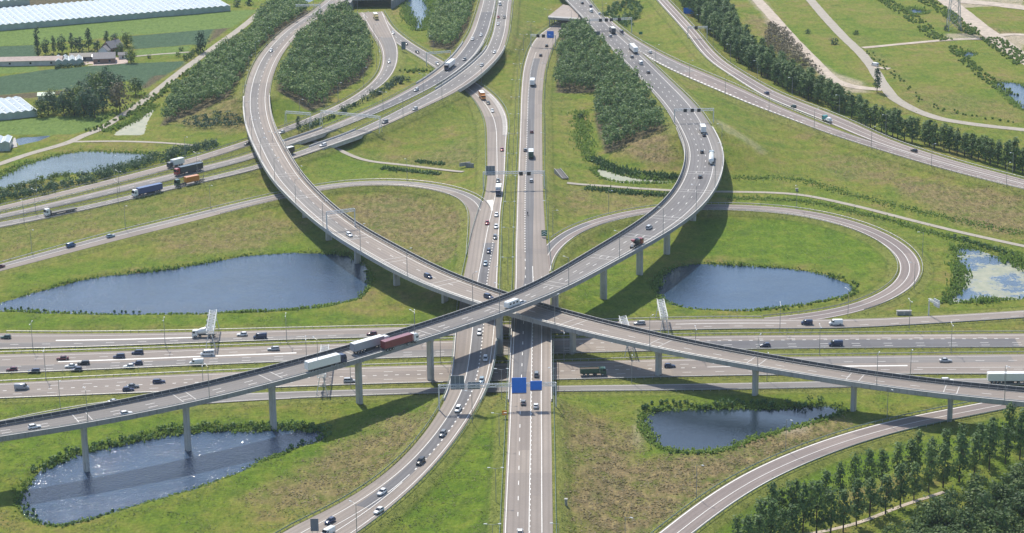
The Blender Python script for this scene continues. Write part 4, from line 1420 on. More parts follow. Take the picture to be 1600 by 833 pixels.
# ---- plantations that read as one mass
def plantation(txt, label, hgt, rad, step, nleaf=64, mat='leaf_wood', lsz=1.25):
    P = ground_px(T(txt))[:, :2]
    p = scatter(P, step)
    nr, wet, _, _ = near_at(p)
    p = p[(nr > 3.2) & (wet > 1)]
    parts = []
    for x, y in p:
        h = hgt * (0.62 + 0.62 * rng.random())
        rr = rad * (0.7 + 0.55 * rng.random())
        g = float(gz(x, y))
        d = rng.normal(size=(nleaf, 3))
        d /= np.linalg.norm(d, axis=1)[:, None]
        d[:, 2] = np.where(d[:, 2] < -.35, -d[:, 2], d[:, 2])
        k = 0.72 + .34 * rng.random(nleaf)
        lob = 1 + .28 * np.sin(3 * np.arctan2(d[:, 1], d[:, 0]) + rng.random() * 6) * (1 - d[:, 2] ** 2)
        c = d * (k * lob)[:, None] * np.array([rr, rr, h * 0.44])
        c += np.array([x, y, g + h * 0.54])
        parts.append(leaves(c, lsz * (0.55 + 0.75 * rng.random(nleaf)), 0.3, out=d))
    V, Q = join(parts)
    o = link('plantation', np_mesh('plantation', V, Q, M[mat]))
    return tag(o, label, 'wood', None, 'stuff')


plantation('10 150,500 260,290 430,110 550,80 660,190 710,330 700,400 630,500 520,560 445,610 430,655 360,680 320,668 240,610 140,565',
           'dense dark green plantation enclosed by the curved flyover and slip road, upper left', 9.5, 2.7, 4.3)
plantation('00 1005,770 1085,600 1250,440 1400,320 1587,215; 10 0,130 110,45 260,10 330,90 220,150 110,230 10,320; 00 1540,390 1420,600 1150,705',
           'long plantation strip between the country road and the curved road, upper left', 8, 2.6, 4.2)
plantation('20 325,200 400,190 450,175 520,260 590,330 660,400 700,470 780,530 830,590 860,680 910,750 945,800; 21 580,115 560,60 520,-60; 20 520,575 400,570 275,570 290,400 300,300',
           'L-shaped plantation between the straight road and the high motorway, upper centre right', 9, 2.7, 4.3)
plantation('10 1075,260 1110,100 1160,-20 1350,-60 1330,80 1290,180 1220,300 1090,300',
           'narrow plantation beside the small overgrown pond at the top centre', 9, 2.7, 4.3)
plantation('00 1120,770 1200,730 1400,680 1520,660 1530,780 1350,800 1200,800', 'low scrub on the slope left of the curved flyover start', 2.2, 2.2, 4.2, 30, 'leaf_dark', 1.0)
plantation('30 -20,300 0,140 120,200 250,370 330,470 270,440 120,390', 'grey-green scrub strip between poplar belt and sandy track, upper right', 3.0, 2.3, 4.2, 34, 'leaf_copper', 1.0)


def belt(txt, width, label, hgt, step, mat, name, catg, nleaf=30, lsz=0.9):
    P = ground_px(T(txt))[:, :2]
    n = max(int(np.linalg.norm(np.diff(P, axis=0), axis=1).sum() / step), 4)
    C = gsm(resample(P, n), 1.5)
    tg = np.gradient(C, axis=0); tg /= np.linalg.norm(tg, axis=1)[:, None]
    N = np.stack([-tg[:, 1], tg[:, 0]], 1)
    parts = []
    for i in range(n):
        for k in range(max(int(width / step), 1)):
            l = (rng.random() - .5) * width
            p = C[i] + N[i] * l + rng.normal(size=2) * step * .25
            vn = float(vnoise(p[:1], p[1:], 6.0, 31)[0])
            if vn < .22 and hgt < 3.1:
                continue
            h = hgt * (0.45 + 0.5 * rng.random() + .45 * vn) * (.82 if name == 'shore_bushes' else 1)
            d = rng.normal(size=(nleaf, 3)); d /= np.linalg.norm(d, axis=1)[:, None]
            c = d * (rng.random(nleaf) ** .4)[:, None] * np.array([h * .55, h * .55, h * .5])
            g = max(float(gz(p[0], p[1])), WZ)
            if near_at(p[None])[0][0] < 1.8:
                continue
            c += np.array([p[0], p[1], g + h * .45])
            parts.append(leaves(c, lsz * (.6 + .7 * rng.random(nleaf)), .4, out=d))
    V, Q = join(parts)
    return tag(link(name, np_mesh(name, V, Q, M[mat])), label, catg, None, 'stuff')


belt('01 -60,415 0,400 200,365 400,330 600,275 750,220 950,170 1150,110 1340,72', 13, 'thick dark shrub belt along the left pond and the three carriageways', 4.2, 2.4, 'leaf_dark', 'shrub_belt', 'shrubs')
belt('01 0,365 150,325 300,280 420,258', 6, 'pale green bushes on the pond side of the thick shrub belt', 3.4, 2.4, 'leaf_oak', 'shrub_belt', 'shrubs')
belt('10 225,815 330,785 480,705 600,640 750,570 850,520 930,495', 8, 'narrow shrub row between the slip road and the upper carriageways', 3.6, 2.2, 'leaf_dark', 'shrub_belt', 'shrubs')
belt('10 940,450 1000,425 1050,450', 12, 'low green bushes in the triangle between the merging roads', 1.5, 2.6, 'reed', 'shrub_belt', 'shrubs')
belt('00 1150,378 1200,350 1230,320', 6, 'roadside bushes beside the lone tree by the country road', 3.5, 2.5, 'leaf_oak', 'shrub_belt', 'shrubs')
belt('00 560,760 650,740 860,640 900,590', 4, 'ditch-side bushes along the country road below the copper tree', 2.0, 2.6, 'reed', 'shrub_belt', 'shrubs')
belt('20 600,120 640,40 720,10 760,60 720,130 660,150', 10, 'bushes in the hollow beside the motorway gantry at the top', 3.0, 2.8, 'reed_dark', 'shrub_belt', 'shrubs')
belt('30 720,0 830,70 950,150 1000,210 1090,250', 10, 'ditch reeds between the small meadows upper right', 1.2, 2.0, 'reed', 'reed_bed', 'reeds')
belt('30 960,0 1065,50 1160,120 1290,215', 10, 'broad band of bushes along the sandy track in the top right', 1.2, 2.0, 'reed', 'reed_bed', 'reeds')
belt('30 1140,290 1200,350 1270,420 1350,480 1460,570 1500,600', 8, 'ditch reeds between the ponds at the right edge', 1.2, 2.0, 'reed', 'reed_bed', 'reeds')
belt('30 1370,235 1420,270 1500,330 1600,400', 14, 'thick green bushes below the sandy crossing, top right', 1.2, 2.0, 'reed', 'reed_bed', 'reeds')
belt('30 620,320 700,390 760,440 850,540 930,620 1050,670 1200,710 1400,745 1587,765', 5, 'low hedge along the right side of the country road', 1.1, 2.8, 'reed', 'hedge', 'hedge')
belt('00 560,815 700,760 850,690 950,620 1100,500 1250,400 1400,300', 5, 'tall grass strip along the near side of the country road', 1.6, 2.4, 'reed', 'hedge', 'hedge')


# ---- reeds around the ponds and along ditches
def reeds(name, label, pts, weights, h, mat, spread, dens):
    """pts closed or open world polyline; weights per point"""
    seg = np.linalg.norm(np.diff(pts, axis=0), axis=1)
    parts = []
    for i in range(len(seg)):
        w = weights[i]
        k = rng.poisson(seg[i] * dens * w)
        if k == 0:
            continue
        t = rng.random(k)[:, None]
        p = pts[i] * (1 - t) + pts[i + 1] * t
        d = pts[i + 1] - pts[i]
        nrm = np.array([-d[1], d[0]]) / max(seg[i], 1e-6)
        p = p + nrm * (rng.normal(size=(k, 1)) * spread * (0.6 + .4 * w))
        g = np.maximum(gz(p[:, 0], p[:, 1]), WZ - .2)
        hh = h * .8 * (0.5 + 0.7 * rng.random(k)) * min(w, 1.3)
        parts.append(uprights(np.c_[p, g], hh, 0.5 + 0.5 * rng.random(k)))
        parts.append(leaves(np.c_[p, g + hh * .7], 0.6 + .5 * rng.random(k), 1.2))
    V, Q = join(parts)
    return tag(link(name, np_mesh(name, V, Q, M[mat])), label, 'reeds', None, 'stuff')


REED = {'W1': ('ragged green reeds round the large pond at left', 1.3, 1.0, 5), 'W2': ('green reeds fringing the pond at the lower left', 1.1, 1.2, 9),
        'W3': ('thin reeds round the pond inside the right loop', 1.3, 1.0, 6), 'W4': ('thick green reeds round the small dark pond at lower right', 1.2, 1.3, 11),
        'W5': ('tall green reeds round the weedy pond at the right edge', 2.0, 2.0, 12), 'W6': ('reeds along the far shore of the upper left pond', 1.2, 1.6, 7),
        'W8': ('reeds and bushes round the overgrown pond at the top', 2.4, 2.6, 10), 'W9': ('dark reeds along the pale weedy ditch pond', 1.8, 1.2, 7), 'W10': ('reeds round the topmost small pond at right', 1.6, 1.5, 6),
        'W11': ('reeds round the tiny pond beside the sandy crossing', 1.6, 1.5, 6), 'W12': ('reeds round the pond at the upper right edge', 1.6, 1.5, 6)}
for k, (lab, h, sp, dn) in REED.items():
    P = np.vstack([PW[k], PW[k][:1]])
    w = 0.35 + 1.1 * vnoise(P[:, 0], P[:, 1], 14, 5) ** 1.5
    if k == 'W2':
        q = proj(np.c_[P, np.full(len(P), WZ)])
        w = np.where((q[:, 1] < 735) & (q[:, 1] < 760 - (q[:, 0]) * .18), w * 1.6 + .3, w * .75)
    reeds('reed_belt', lab, P, w, h, 'reed', sp, dn)
def wline(txt):
    P = ground_px(T(txt))[:, :2]
    return gsm(resample(P, max(int(np.linalg.norm(np.diff(P, axis=0), axis=1).sum() / 3), 5)), 2)


for txt, lab, h, sp, dn in (('21 460,335 560,350 700,362 850,372 1000,385', 'dark reed strip below the cycle path, centre right', 1.8, 1.6, 12),
                            ('21 500,150 560,190 650,225 760,250 900,262 1050,272', 'dark reed strip above the pale ditch pond', 2.0, 1.9, 14),
                            ('20 420,690 440,833; 21 430,20 455,90 490,170', 'bright green ditch reeds beside the straight road', 1.6, 2.4, 8),
                            ('31 -220,268 0,278 120,268 200,275 300,310 500,370 700,420 900,470 1100,515 1300,560 1587,620', 'green ditch reeds above the cycle path on the right', .75, 2.2, 7),
                            ('31 -250,395 0,402 200,408 330,430 450,462 600,495 760,530 900,575 1050,620 1150,645 1300,680 1450,710 1587,755', 'ditch reeds between the cycle path and the right loop', .95, 1.7, 9),
                            ('11 990,168 1080,178 1170,188', 'short dark reed strip above the cycle path, centre left', 1.4, 1.3, 10),
                            ('11 780,210 900,225 1020,238 1140,248', 'long dark reed strip below the cycle path, centre left', 1.4, 1.3, 10),
                            ('00 640,820 740,790 850,735 960,655', 'reeds along the pale weedy ditch by the country road', 1.6, 1.6, 10)):
    P = wline(txt)
    reeds('reed_strip', lab, P, np.full(len(P), 1.0), h, 'reed_dark' if 'dark' in lab else 'reed', sp, dn)

# dark shrubs on the far shores
for txt, w_, h_, lab in (('03 215,455 300,410 395,365', 4, 2.6, 'rounded dark bushes on the upper left shore of the lower left pond'), ('03 420,345 520,325 600,312 700,285 800,268 960,222', 4.5, 2.6, 'long row of dark bushes on the far shore of the lower left pond'),
                         ('03 1000,205 1150,195 1300,185 1450,178 1590,180; 13 100,178 200,180 330,188 430,200', 5, 2.8, 'dark bushes along the far shore of the lower left pond beneath the flyover'),
                         ('13 440,225 400,262 290,288 180,335', 3, 2.0, 'dark bushes at the right tip of the lower left pond'), ('03 120,650 180,730 300,790 390,800 500,770 700,705', 2.2, 1.2, 'low dark shore growth at the near side of the lower left pond'),
                         ('23 800,60 900,48 1050,42 1200,40 1400,42 1590,40', 5, 2.2, 'dark bushes on the far shore of the small dark pond'), ('33 20,40 120,45 250,40 330,25', 5, 2.6, 'dark rounded bushes behind the small dark pond at right'), ('33 330,128 420,100 500,85', 3.5, 1.8, 'dark bushes at the right tip of the small dark pond'),
                         ('23 980,335 1060,345 1140,350', 3, 1.4, 'low bushes on the near shore of the small dark pond'), ('32 380,45 470,72 540,110 560,150 500,180 430,195', 3, 1.8, 'bushes at the right tip of the loop pond'), ('32 60,255 200,232 380,200', 2, 1.2, 'low bushes on the near shore of the loop pond'),
                         ('02 0,262 100,262 270,270', 2.5, 1.1, 'low dark bushes at the left end of the large pond'), ('02 300,272 420,276 590,282', 2, .8, 'low bushes on the near shore of the large pond'), ('02 700,280 860,284', 2.2, 1.0, 'short dark bush strip on the near shore of the large pond'),
                         ('31 1150,640 1250,670 1400,712 1587,790', 4, 1.8, 'dark bushes on the far shore of the weedy pond'), ('32 1190,0 1192,60 1180,120 1140,170 1080,215', 5, 2.0, 'green bushes on the left shore of the weedy pond')):
    belt(txt, w_, lab, h_, 1.9, 'reed_dark' if 'dark' in lab else 'reed', 'shore_bushes', 'bushes', 26, .75)

# ---- rough meadow: tufts of grass, dense where the ground is brown
n_t = 520000
u_, v_ = rng.random(n_t), rng.random(n_t) ** 1.2
pp = unproj(np.stack([-40 + 1680 * u_, 150 + 700 * v_], 1), 0)[:, :2]
nr, wet, tn, cp = near_at(pp)
pk = rng.random(n_t)
cl = vnoise(pp[:, 0], pp[:, 1], 5, 21) * .6 + vnoise(pp[:, 0], pp[:, 1], 1.9, 22) * .4
okk = (nr > 2.2) & (wet > .5) & (cp.sum(1) < .2) & (tn[:, 2] < .3)
bm_ = okk & (pk < tn[:, 0] * 0.40) & (cl > .36)
gm_ = okk & ~bm_ & (pk < .34) & (cl > .53)
for msk, mat, lab, hh in ((bm_, 'tuft_brown', 'dry brownish grass tufts of the rough meadows', .75), (gm_, 'tuft_green', 'green grass tufts of the verges and meadows', .5)):
    p = pp[msk]
    k = len(p)
    g = gz(p[:, 0], p[:, 1])
    h = hh * (.5 + rng.random(k))
    V, Q = join([leaves(np.c_[p, g + h * .22], .65 * h + .22, 2.6)])
    tag(link('grass_tufts', np_mesh('grass_tufts', V, Q, M[mat])), lab, 'grass', None, 'stuff')

# ------------------------------------------------------------------ single trees
def crown_mesh(kind, seed):
    r = np.random.default_rng(seed)
    C, S, D = [], [], []
    if kind == 'poplar':
        n, H_, base, R_ = 46, 13.6, 2.8, 2.15
        prof = lambda t: math.sin(math.pi * min(0.08 + t * 0.92, 1) ** 0.75) ** 0.75
        ls, per = .85, 11
    elif kind == 'column':
        n, H_, base, R_ = 60, 20.0, 0.8, 2.0
        prof = lambda t: math.sin(math.pi * min(0.12 + t * 0.85, 1)) ** 0.4
        ls, per = .9, 10
    elif kind == 'shrub':
        n, H_, base, R_ = 16, 2.6, 0.1, 1.6
        prof = lambda t: math.sqrt(max(1 - t * t * .9, 0))
        ls, per = .6, 9
    else:
        n, H_, base, R_ = 44, 9.5, 1.6, 3.5
        prof = lambda t: math.sin(math.pi * (0.14 + 0.84 * t)) ** 0.6
        ls, per = .95, 10
    for i in range(n):
        t = (i + r.random()) / n
        a = r.random() * 2 * math.pi
        rr = R_ * prof(t) * (0.25 + 0.75 * r.random() ** .5) * (0.8 + .4 * r.random())
        c = np.array([math.cos(a) * rr, math.sin(a) * rr, base + t * (H_ - base)])
        cs = (0.55 + .5 * r.random()) * (R_ * .32)
        dd = r.normal(size=(per, 3))
        C.append(c + dd * cs * np.array([1, 1, .8]))
        dd = dd / np.linalg.norm(dd, axis=1)[:, None]
        ax = np.array([c[0], c[1], (t - .45) * R_ * 1.5]) / R_
        D.append(dd * .6 + ax * .8)
        S.append(ls * (.6 + .7 * r.random(per)))
    return leaves(np.concatenate(C), np.concatenate(S), .5, r, out=np.concatenate(D))


def tree_proto(name, kind, mat, seed, label, catg, group):
    r = random.Random(seed)
    t = thing(name, label, catg, group=group)
    V, Q = crown_mesh(kind, seed)
    link('crown', np_mesh('crown', V, Q, M[mat]), t)
    b = MB()
    H_ = {'poplar': 10.5, 'column': 16, 'shrub': 1.2, 'round': 6.5}[kind]
    r0 = {'poplar': .26, 'column': .4, 'shrub': .08, 'round': .3}[kind]
    pts = [np.array([r.uniform(-.25, .25) * (z > 0), r.uniform(-.25, .25) * (z > 0), z * H_ - (0.6 if z == 0 else 0)]) for z in (0, .3, .6, 1)]
    for i in range(3):
        b.tube(pts[i], pts[i + 1], r0 * (1 - i * .27), r0 * (1 - (i + 1) * .27), 6, i != 1)
    for i in range(7 if kind != 'shrub' else 2):
        z = r.uniform(.35, .85)
        p = np.array([0, 0, H_ * z])
        a = r.uniform(0, 6.28)
        L = {'poplar': 1.6, 'column': 1.2, 'shrub': .6, 'round': 2.4}[kind]
        b.tube(p, p + np.array([math.cos(a) * L, math.sin(a) * L, L * (1.1 if kind != 'round' else .6)]), r0 * .35, r0 * .12, 4)
    b.build('trunk', M['bark'], t)
    return t


PROTO = {}


def put_tree(kind, mat, name, p, label, group, s=1.0, catg='tree', wide=1.0):
    key = (kind, mat, name, random.randrange(6))
    sc_ = (s * wide * random.uniform(.85, 1.15), s * wide * random.uniform(.85, 1.15), s * random.uniform(.84, 1.16))
    rz = random.uniform(0, 6.28)
    if key not in PROTO:
        t = tree_proto(name, kind, mat, hash((kind, mat)) % 1000 + key[3] * 17 + len(PROTO), label, catg, group)
        PROTO[key] = t
        t.location, t.rotation_euler, t.scale = p, (0, 0, rz), sc_
        if group:
            t['group'] = group
        return t
    t = copy_tree(PROTO[key], label, p, rz, sc_, group)
    if not group and 'group' in t:
        del t['group']
    t['category'] = catg
    return t


def G3(p):
    return (float(p[0]), float(p[1]), float(gz(p[0], p[1])) - .05)


def ordinal(i):
    return ['first', 'second', 'third', 'fourth', 'fifth', 'sixth', 'seventh', 'eighth', 'ninth', 'tenth', 'eleventh', 'twelfth', 'thirteenth', 'fourteenth', 'fifteenth',
            'sixteenth', 'seventeenth', 'eighteenth', 'nineteenth', 'twentieth'][i] if i < 20 else '%d%s' % (i + 1, 'th' if (i + 1) % 100 in (11, 12, 13) else {1: 'st', 2: 'nd', 3: 'rd'}.get((i + 1) % 10, 'th'))


# poplar belt beside the upper right road, several rows deep at the top
P = ground_px(T('p 1050,-12 1062,8 1102,50 1153,98 1200,127 1250,151 1300,173 1345,192 1345,184 1300,161 1250,131 1200,104 1165,78 1138,28 1120,-12'))[:, :2]
for p in scatter(P, 5.6, .3):
    if near_at(p[None])[0][0] > 3:
        put_tree('poplar', 'leaf_poplar', 'poplar_tree', G3(p), 'slender poplar in the deep belt of poplars beside the upper right road', 'poplars of the deep belt', random.uniform(.82, 1.08), wide=1.35)
row = T('p 1345,194 1405,218; 31 880,50 960,62 1040,88 1095,105 1150,117 1210,132 1265,150 1330,170 1390,190 1450,207 1520,225 1575,240 1640,258 1700,276')
row2 = T('30 740,800 820,833; 31 900,15 980,40 1070,70 1180,100 1290,130 1420,170 1560,215 1700,255')


def along(px, step):
    P = ground_px(px)[:, :2]
    n = int(np.linalg.norm(np.diff(P, axis=0), axis=1).sum() / step)
    return resample(P, n) + rng.normal(size=(n, 2)) * .45


for i, p in enumerate(along(row, 4.7)):
    put_tree('poplar', 'leaf_poplar', 'poplar_tree', G3(p), 'poplar in the single row along the upper right road, %s from the belt end' % ordinal(i), 'poplars of the single row', random.uniform(.86, 1.04), wide=1.3)
for i, p in enumerate(along(row2, 5.6)):
    put_tree('poplar', 'leaf_poplar', 'poplar_tree', G3(p), 'poplar just behind the upper right single row, %s from the belt' % ordinal(i), 'poplars behind the single row', random.uniform(.7, .9), wide=1.3)
# foreground poplars, lower right: one row with bare trunks and a second row behind
rowf = T('33 -130,1040 -60,1005 20,965 90,930 150,900 215,860 300,850 385,838 465,828 548,790 630,735 728,715 820,670 905,630 995,582 1085,550 1185,515 1275,475 1370,440 1470,405 1560,378 1650,350')
rowb = T('33 -190,985 -120,950 -60,905 -20,870 20,830 75,800 130,800 170,780 265,735 355,700 440,650 535,620 620,585 705,545 800,520 880,500 925,470 1010,455 1095,425 1200,385 1310,375 1385,340 1490,290 1590,285')
for i, p in enumerate(ground_px(rowf)[::-1, :2]):
    put_tree('poplar', 'leaf_poplar', 'poplar_tree', G3(p), 'tall poplar with bare lower trunk in the front row, %s from the right edge' % ordinal(i), 'poplars of the front row at lower right', random.uniform(1.0, 1.18), wide=1.0)
for i, p in enumerate(ground_px(rowb)[::-1, :2]):
    put_tree('poplar', 'leaf_poplar', 'poplar_tree', G3(p), 'poplar of the rear row at lower right, %s from the right edge' % ordinal(i), 'poplars of the rear row at lower right', random.uniform(.88, 1.08), wide=1.0)
# dense wood in the lower right corner
P = ground_px(T('33 640,990 720,930 830,860 960,800 1150,715 1290,640 1400,575 1587,530 1760,500 1800,1100 560,1100'))[:, :2]
for p in scatter(P, 5.6, .4):
    put_tree('round', 'leaf_oak', 'broadleaf_tree', G3(p), 'round broadleaf tree in the dense wood at the lower right corner', 'trees of the lower right wood', random.uniform(.72, 1.12))
# single trees
for cr_, x, y, kind, mat, s, nm, lab in (
        ('30', 676, 572, 'poplar', 'leaf_dark', 1.0, 'roadside_tree', 'lone dark tree beside the country road junction, upper right'),
        ('30', 410, 275, 'shrub', 'leaf_dark', 1.6, 'bush', 'single dark bush on the green slope, right of two'),
        ('30', 245, 208, 'shrub', 'leaf_dark', 1.2, 'bush', 'single dark bush on the green slope, left of two'),
        ('30', 1105, 190, 'shrub', 'leaf_dark', 1.3, 'bush', 'dark bush at the left foot of the pylon'), ('30', 1190, 190, 'shrub', 'leaf_dark', 1.0, 'bush', 'dark bush at the right foot of the pylon'),
        ('30', 545, 215, 'shrub', 'leaf_oak', 1.3, 'bush', 'small bush beside the fork of the country road'),
        ('00', 1245, 325, 'round', 'leaf_dark', 1.25, 'roadside_tree', 'big dark tree between the fields and the country road'),
        ('00', 1105, 352, 'shrub', 'leaf_oak', 1.2, 'bush', 'small bush in the pasture left of the lone tree'), ('00', 1125, 315, 'shrub', 'leaf_oak', 1.1, 'bush', 'small bush behind the pasture fence near the lone tree'),
        ('00', 925, 362, 'shrub', 'leaf_dark', .8, 'bush', 'tiny bush standing in the pasture right of the farm'),
        ('00', 237, 350, 'column', 'leaf_dark', 1.0, 'columnar_poplar', 'very tall columnar poplar at the left end of the farm row'),
        ('00', 1545, 30, 'shrub', 'leaf_dark', 2.0, 'bush', 'dark bush at the right end of the long greenhouse'), ('00', 1470, 40, 'shrub', 'leaf_dark', 1.8, 'bush', 'dark bush beside the greenhouse corner'),
        ('20', 425, 740, 'shrub', 'leaf_oak', 1.4, 'bush', 'small bush in the ditch beside the straight road'),
        ('10', 265, 825, 'poplar', 'leaf_dark', .62, 'young_tree', 'small dark tree beside the flyover where the slip road passes under')):
    put_tree(kind, mat, nm, G3(gp(cr_, x, y)), lab, None, s, 'bush' if kind == 'shrub' else 'tree')
farm = [(285, 340, .9), (335, 340, .75), (385, 330, 1.05), (445, 325, .8), (492, 322, 1.0), (550, 320, .95), (605, 322, .9), (665, 300, .95), (712, 288, .95)]
for i, (x, y, s) in enumerate(farm):
    put_tree('poplar' if i % 2 else 'round', 'leaf_dark', 'farm_tree', G3(gp('00', x, y)), 'dark tree in the row behind the farm, %s from the left after the columnar one' % ordinal(i), 'trees of the farm row', s)
belt('00 260,365 400,345 540,335 640,330', 4, 'dense hedge under the row of farm trees', 3.2, 2.4, 'leaf_dark', 'hedge', 'hedge')
belt('00 350,425 430,418 510,405', 4, 'dark hedge along the front of the farm glasshouse', 2.6, 2.0, 'leaf_dark', 'hedge', 'hedge')
for x, y, kind, mat, s, lab in ((790, 290, 'round', 'leaf_oak', 1.1, 'broad tree behind the farmhouse'), (750, 350, 'round', 'leaf_oak', .95, 'round tree right of the farmhouse gable'),
                                (810, 388, 'round', 'leaf_oak', .95, 'round tree at the right end of the farmyard'), (690, 318, 'round', 'leaf_pale', .62, 'pale blossoming tree above the farmyard')):
    put_tree(kind, mat, 'farm_tree', G3(gp('00', x, y)), lab, None, s)
cluster = [(255, 725, 1.2), (300, 705, 1.2), (400, 720, 1.25), (460, 715, 1.2), (520, 725, 1.3), (590, 730, 1.3), (320, 640, .9), (345, 690, .8), (430, 700, 1.5), (490, 690, 1.45), (540, 660, 1.35), (560, 700, 1.4), (600, 620, 1.4), (640, 690, 1.4), (690, 590, 1.35), (620, 560, 1.2), (740, 580, 1.25), (565, 560, 1.1), (840, 590, 1.15), (510, 620, 1.2), (660, 560, 1.2)]
for i, (x, y, s) in enumerate(cluster):
    put_tree('round', 'leaf_dark' if i % 3 else 'leaf_oak', 'cluster_tree', G3(gp('00', x, y)), 'tree of the dark clump beside the left greenhouse, %s counted from its left' % ordinal(sorted(range(len(cluster)), key=lambda q: cluster[q][0]).index(i)), 'trees of the dark clump', s)
put_tree('round', 'leaf_copper', 'cluster_tree', G3(gp('00', 745, 690)), 'big brownish copper tree at the right end of the dark clump', None, 1.45)
# ------------------------------------------------------------------ gantries
def truss(mb, A, B, w=1.1, h=1.0, r=0.09, bays=None, up=np.array([0, 0, 1.0])):
    """four-chord lattice beam from A to B (centre of the section)"""
    A, B = np.asarray(A, float), np.asarray(B, float)
    d = (B - A) / np.linalg.norm(B - A)
    s = np.cross(d, up); s /= np.linalg.norm(s)
    L = np.linalg.norm(B - A)
    n = bays or max(int(L / 1.6), 3)
    cs = [(sx * w / 2, sz * h / 2) for sx, sz in ((-1, -1), (1, -1), (1, 1), (-1, 1))]
    pt = lambda t, k: A + d * L * t + s * cs[k][0] + up * cs[k][1]
    for k in range(4):
        mb.tube(pt(0, k), pt(1, k), r, r, 4)
    for i in range(n):
        t0, t1 = i / n, (i + 1) / n
        for k in range(4):
            a, b = (k, (k + 1) % 4) if i % 2 else ((k + 1) % 4, k)
            mb.tube(pt(t0, a), pt(t1, b), r * .6, r * .6, 4, False)
        for k in range(4):
            mb.tube(pt(t1, k), pt(t1, (k + 1) % 4), r * .6, r * .6, 4, False)
    return mb


def gantry(label, pa, pb, zb, h, signs=(), aframe=False, legs=(True, True), foot=(None, None), w=1.1, hh=1.0):
    """pa, pb: photo pixels of the two beam ends at beam height h above level zb"""
    A, B = unproj([pa, pb], zb + h)
    t = thing('sign_gantry', label, 'gantry', tuple((A + B) / 2 * (1, 1, 0)), group='steel gantries over the motorways')
    o = np.array([*((A + B) / 2)[:2], 0])
    A, B = A - o, B - o
    link_ = lambda mb, n, m: mb.build(n, m, t)
    link_(truss(MB(), A, B, w, hh), 'truss', M['steel_lt'])
    d = (B - A) / np.linalg.norm(B - A)
    s = np.array([-d[1], d[0], 0])
    for P_, on, ft in ((A, legs[0], foot[0]), (B, legs[1], foot[1])):
        if not on:
            continue
        base = float(gz(P_[0] + o[0], P_[1] + o[1])) - .5 if ft is None else ft
        mb = MB()
        if aframe:
            for q in (-1, 1):
                mb.tube(P_ + s * q * .3 - (0, 0, .3), np.array([P_[0] + s[0] * q * 1.5, P_[1] + s[1] * q * 1.5, base]), .14, .17, 6)
            mb.tube(P_ + s * -1.0 + (0, 0, (base - P_[2]) * .6), P_ + s * 1.0 + (0, 0, (base - P_[2]) * .6), .08, .08, 5)
        else:
            mb.tube(P_ + (0, 0, .55), np.array([P_[0], P_[1], base]), .22, .27, 8)
            mb.box((P_[0], P_[1], base + 1.2), (.55, .55, 1.6))
        link_(mb, 'leg', M['steel_lt'])
    for f, ww, sh, colr, nm, dz in signs:
        c = A + (B - A) * f
        # sign boards stand on the camera side of the beam or on the far side (seen from behind)
        far = nm.endswith('back')
        cam_side = -np.sign(s[1]) * s
        c = c + cam_side * (0.75 if not far else -0.75) + (0, 0, dz)
        ang = math.atan2(d[1], d[0])
        mb = MB().box(c, (ww, .18, sh), ang)
        oo = link_(mb, 'sign_panel' if nm.startswith('panel') else 'matrix_sign', M[colr])
        if nm.startswith('panel'):
            fr_m = MB()
            n_ = max(int(ww / 1.2), 2)
            for k in range(n_ + 1):
                cc = c + d * (ww * (k / n_ - .5)) - cam_side * (.16 if not far else -.16)
                fr_m.box(cc, (.1, .14, sh * .96), ang)
            fr_m.build('bracket', M['steel_lt'], oo)
            if not far and colr == 'sign_blue':
                MB().box(c + cam_side * .02 + (0, 0, -sh * .5 - .12), (ww, .9, .1), ang).build('walkway', M['rail_dark'], oo)
        else:
            cc = c + cam_side * .1
            MB().box(cc, (ww * 1.12, .1, sh * 1.1), ang).build('bezel', M['rail_dark'], oo) if False else None
    return t


M['steel_lt'] = plain('pale_galvanised_steel', (0.60, 0.62, 0.63), 0.5, 0.25, 0.08)
mx = lambda f, s=1.75, dz=-.2: (f, s, s, 'sign_black', 'matrix', dz)
gantry('long gantry with two blue sign boards across both straight carriageways below the crossing', (685.5, 604), (868.5, 600), 5.6, 8.2,
       [(.685, 4.9, 5.4, 'sign_blue', 'panel', .1), (.83, 3.9, 3.2, 'sign_blue', 'panel', -.1), (.16, 4.6, 5.0, 'sign_back', 'panelback', 1.0), (.30, 4.2, 2.6, 'sign_back', 'panelback', -.2)], foot=(2.5, 2.5))
gantry('long gantry across both straight carriageways with a big sign seen from behind', (755, 270.5), (850, 269), 4.4, 7.6,
       [(.12, 4.2, 4.6, 'sign_back', 'panelback', .9), (.62, 1.8, 1.8, 'sign_black', 'matrix', -.4), (.75, 1.8, 1.8, 'sign_black', 'matrix', -.4)], foot=(2.5, 2.5))
gantry('small gantry with a blue board at the tunnel portal', (829.5, 55), (868, 56), 1.0, 7.0, [mx(.3, 2), mx(.52, 2), (.80, 4.2, 4.2, 'sign_blue', 'panel', .9)])
gantry('gantry with four black matrix signs over the main motorway at the top', (921.5, 31.5), (987, 29), 7.2, 6.6, [mx(.25, 2), mx(.39, 2), mx(.51, 2), mx(.70, 2)])
gantry('gantry with three black matrix signs before the high flyover', (1054, 172), (1115, 171), 10.3, 7.0, [mx(.27), mx(.45), mx(.62)])
gantry('short gantry with one matrix sign over the upper right road', (1075, 43), (1105, 42.5), 5.0, 6.6, [mx(.42, 2)])
gantry('bare lattice gantry over the curved road at the top left', (462.5, 8.5), (500, 8), 7.4, 6.5)
gantry('lattice gantry over the slip road beside the flyover, left one of two', (446, 175), (485, 178), 3.0, 7.2, aframe=True)
gantry('long lattice gantry over the two upper carriageways, right one of two', (501, 174), (594, 183.5), 5.0, 7.2, aframe=True)
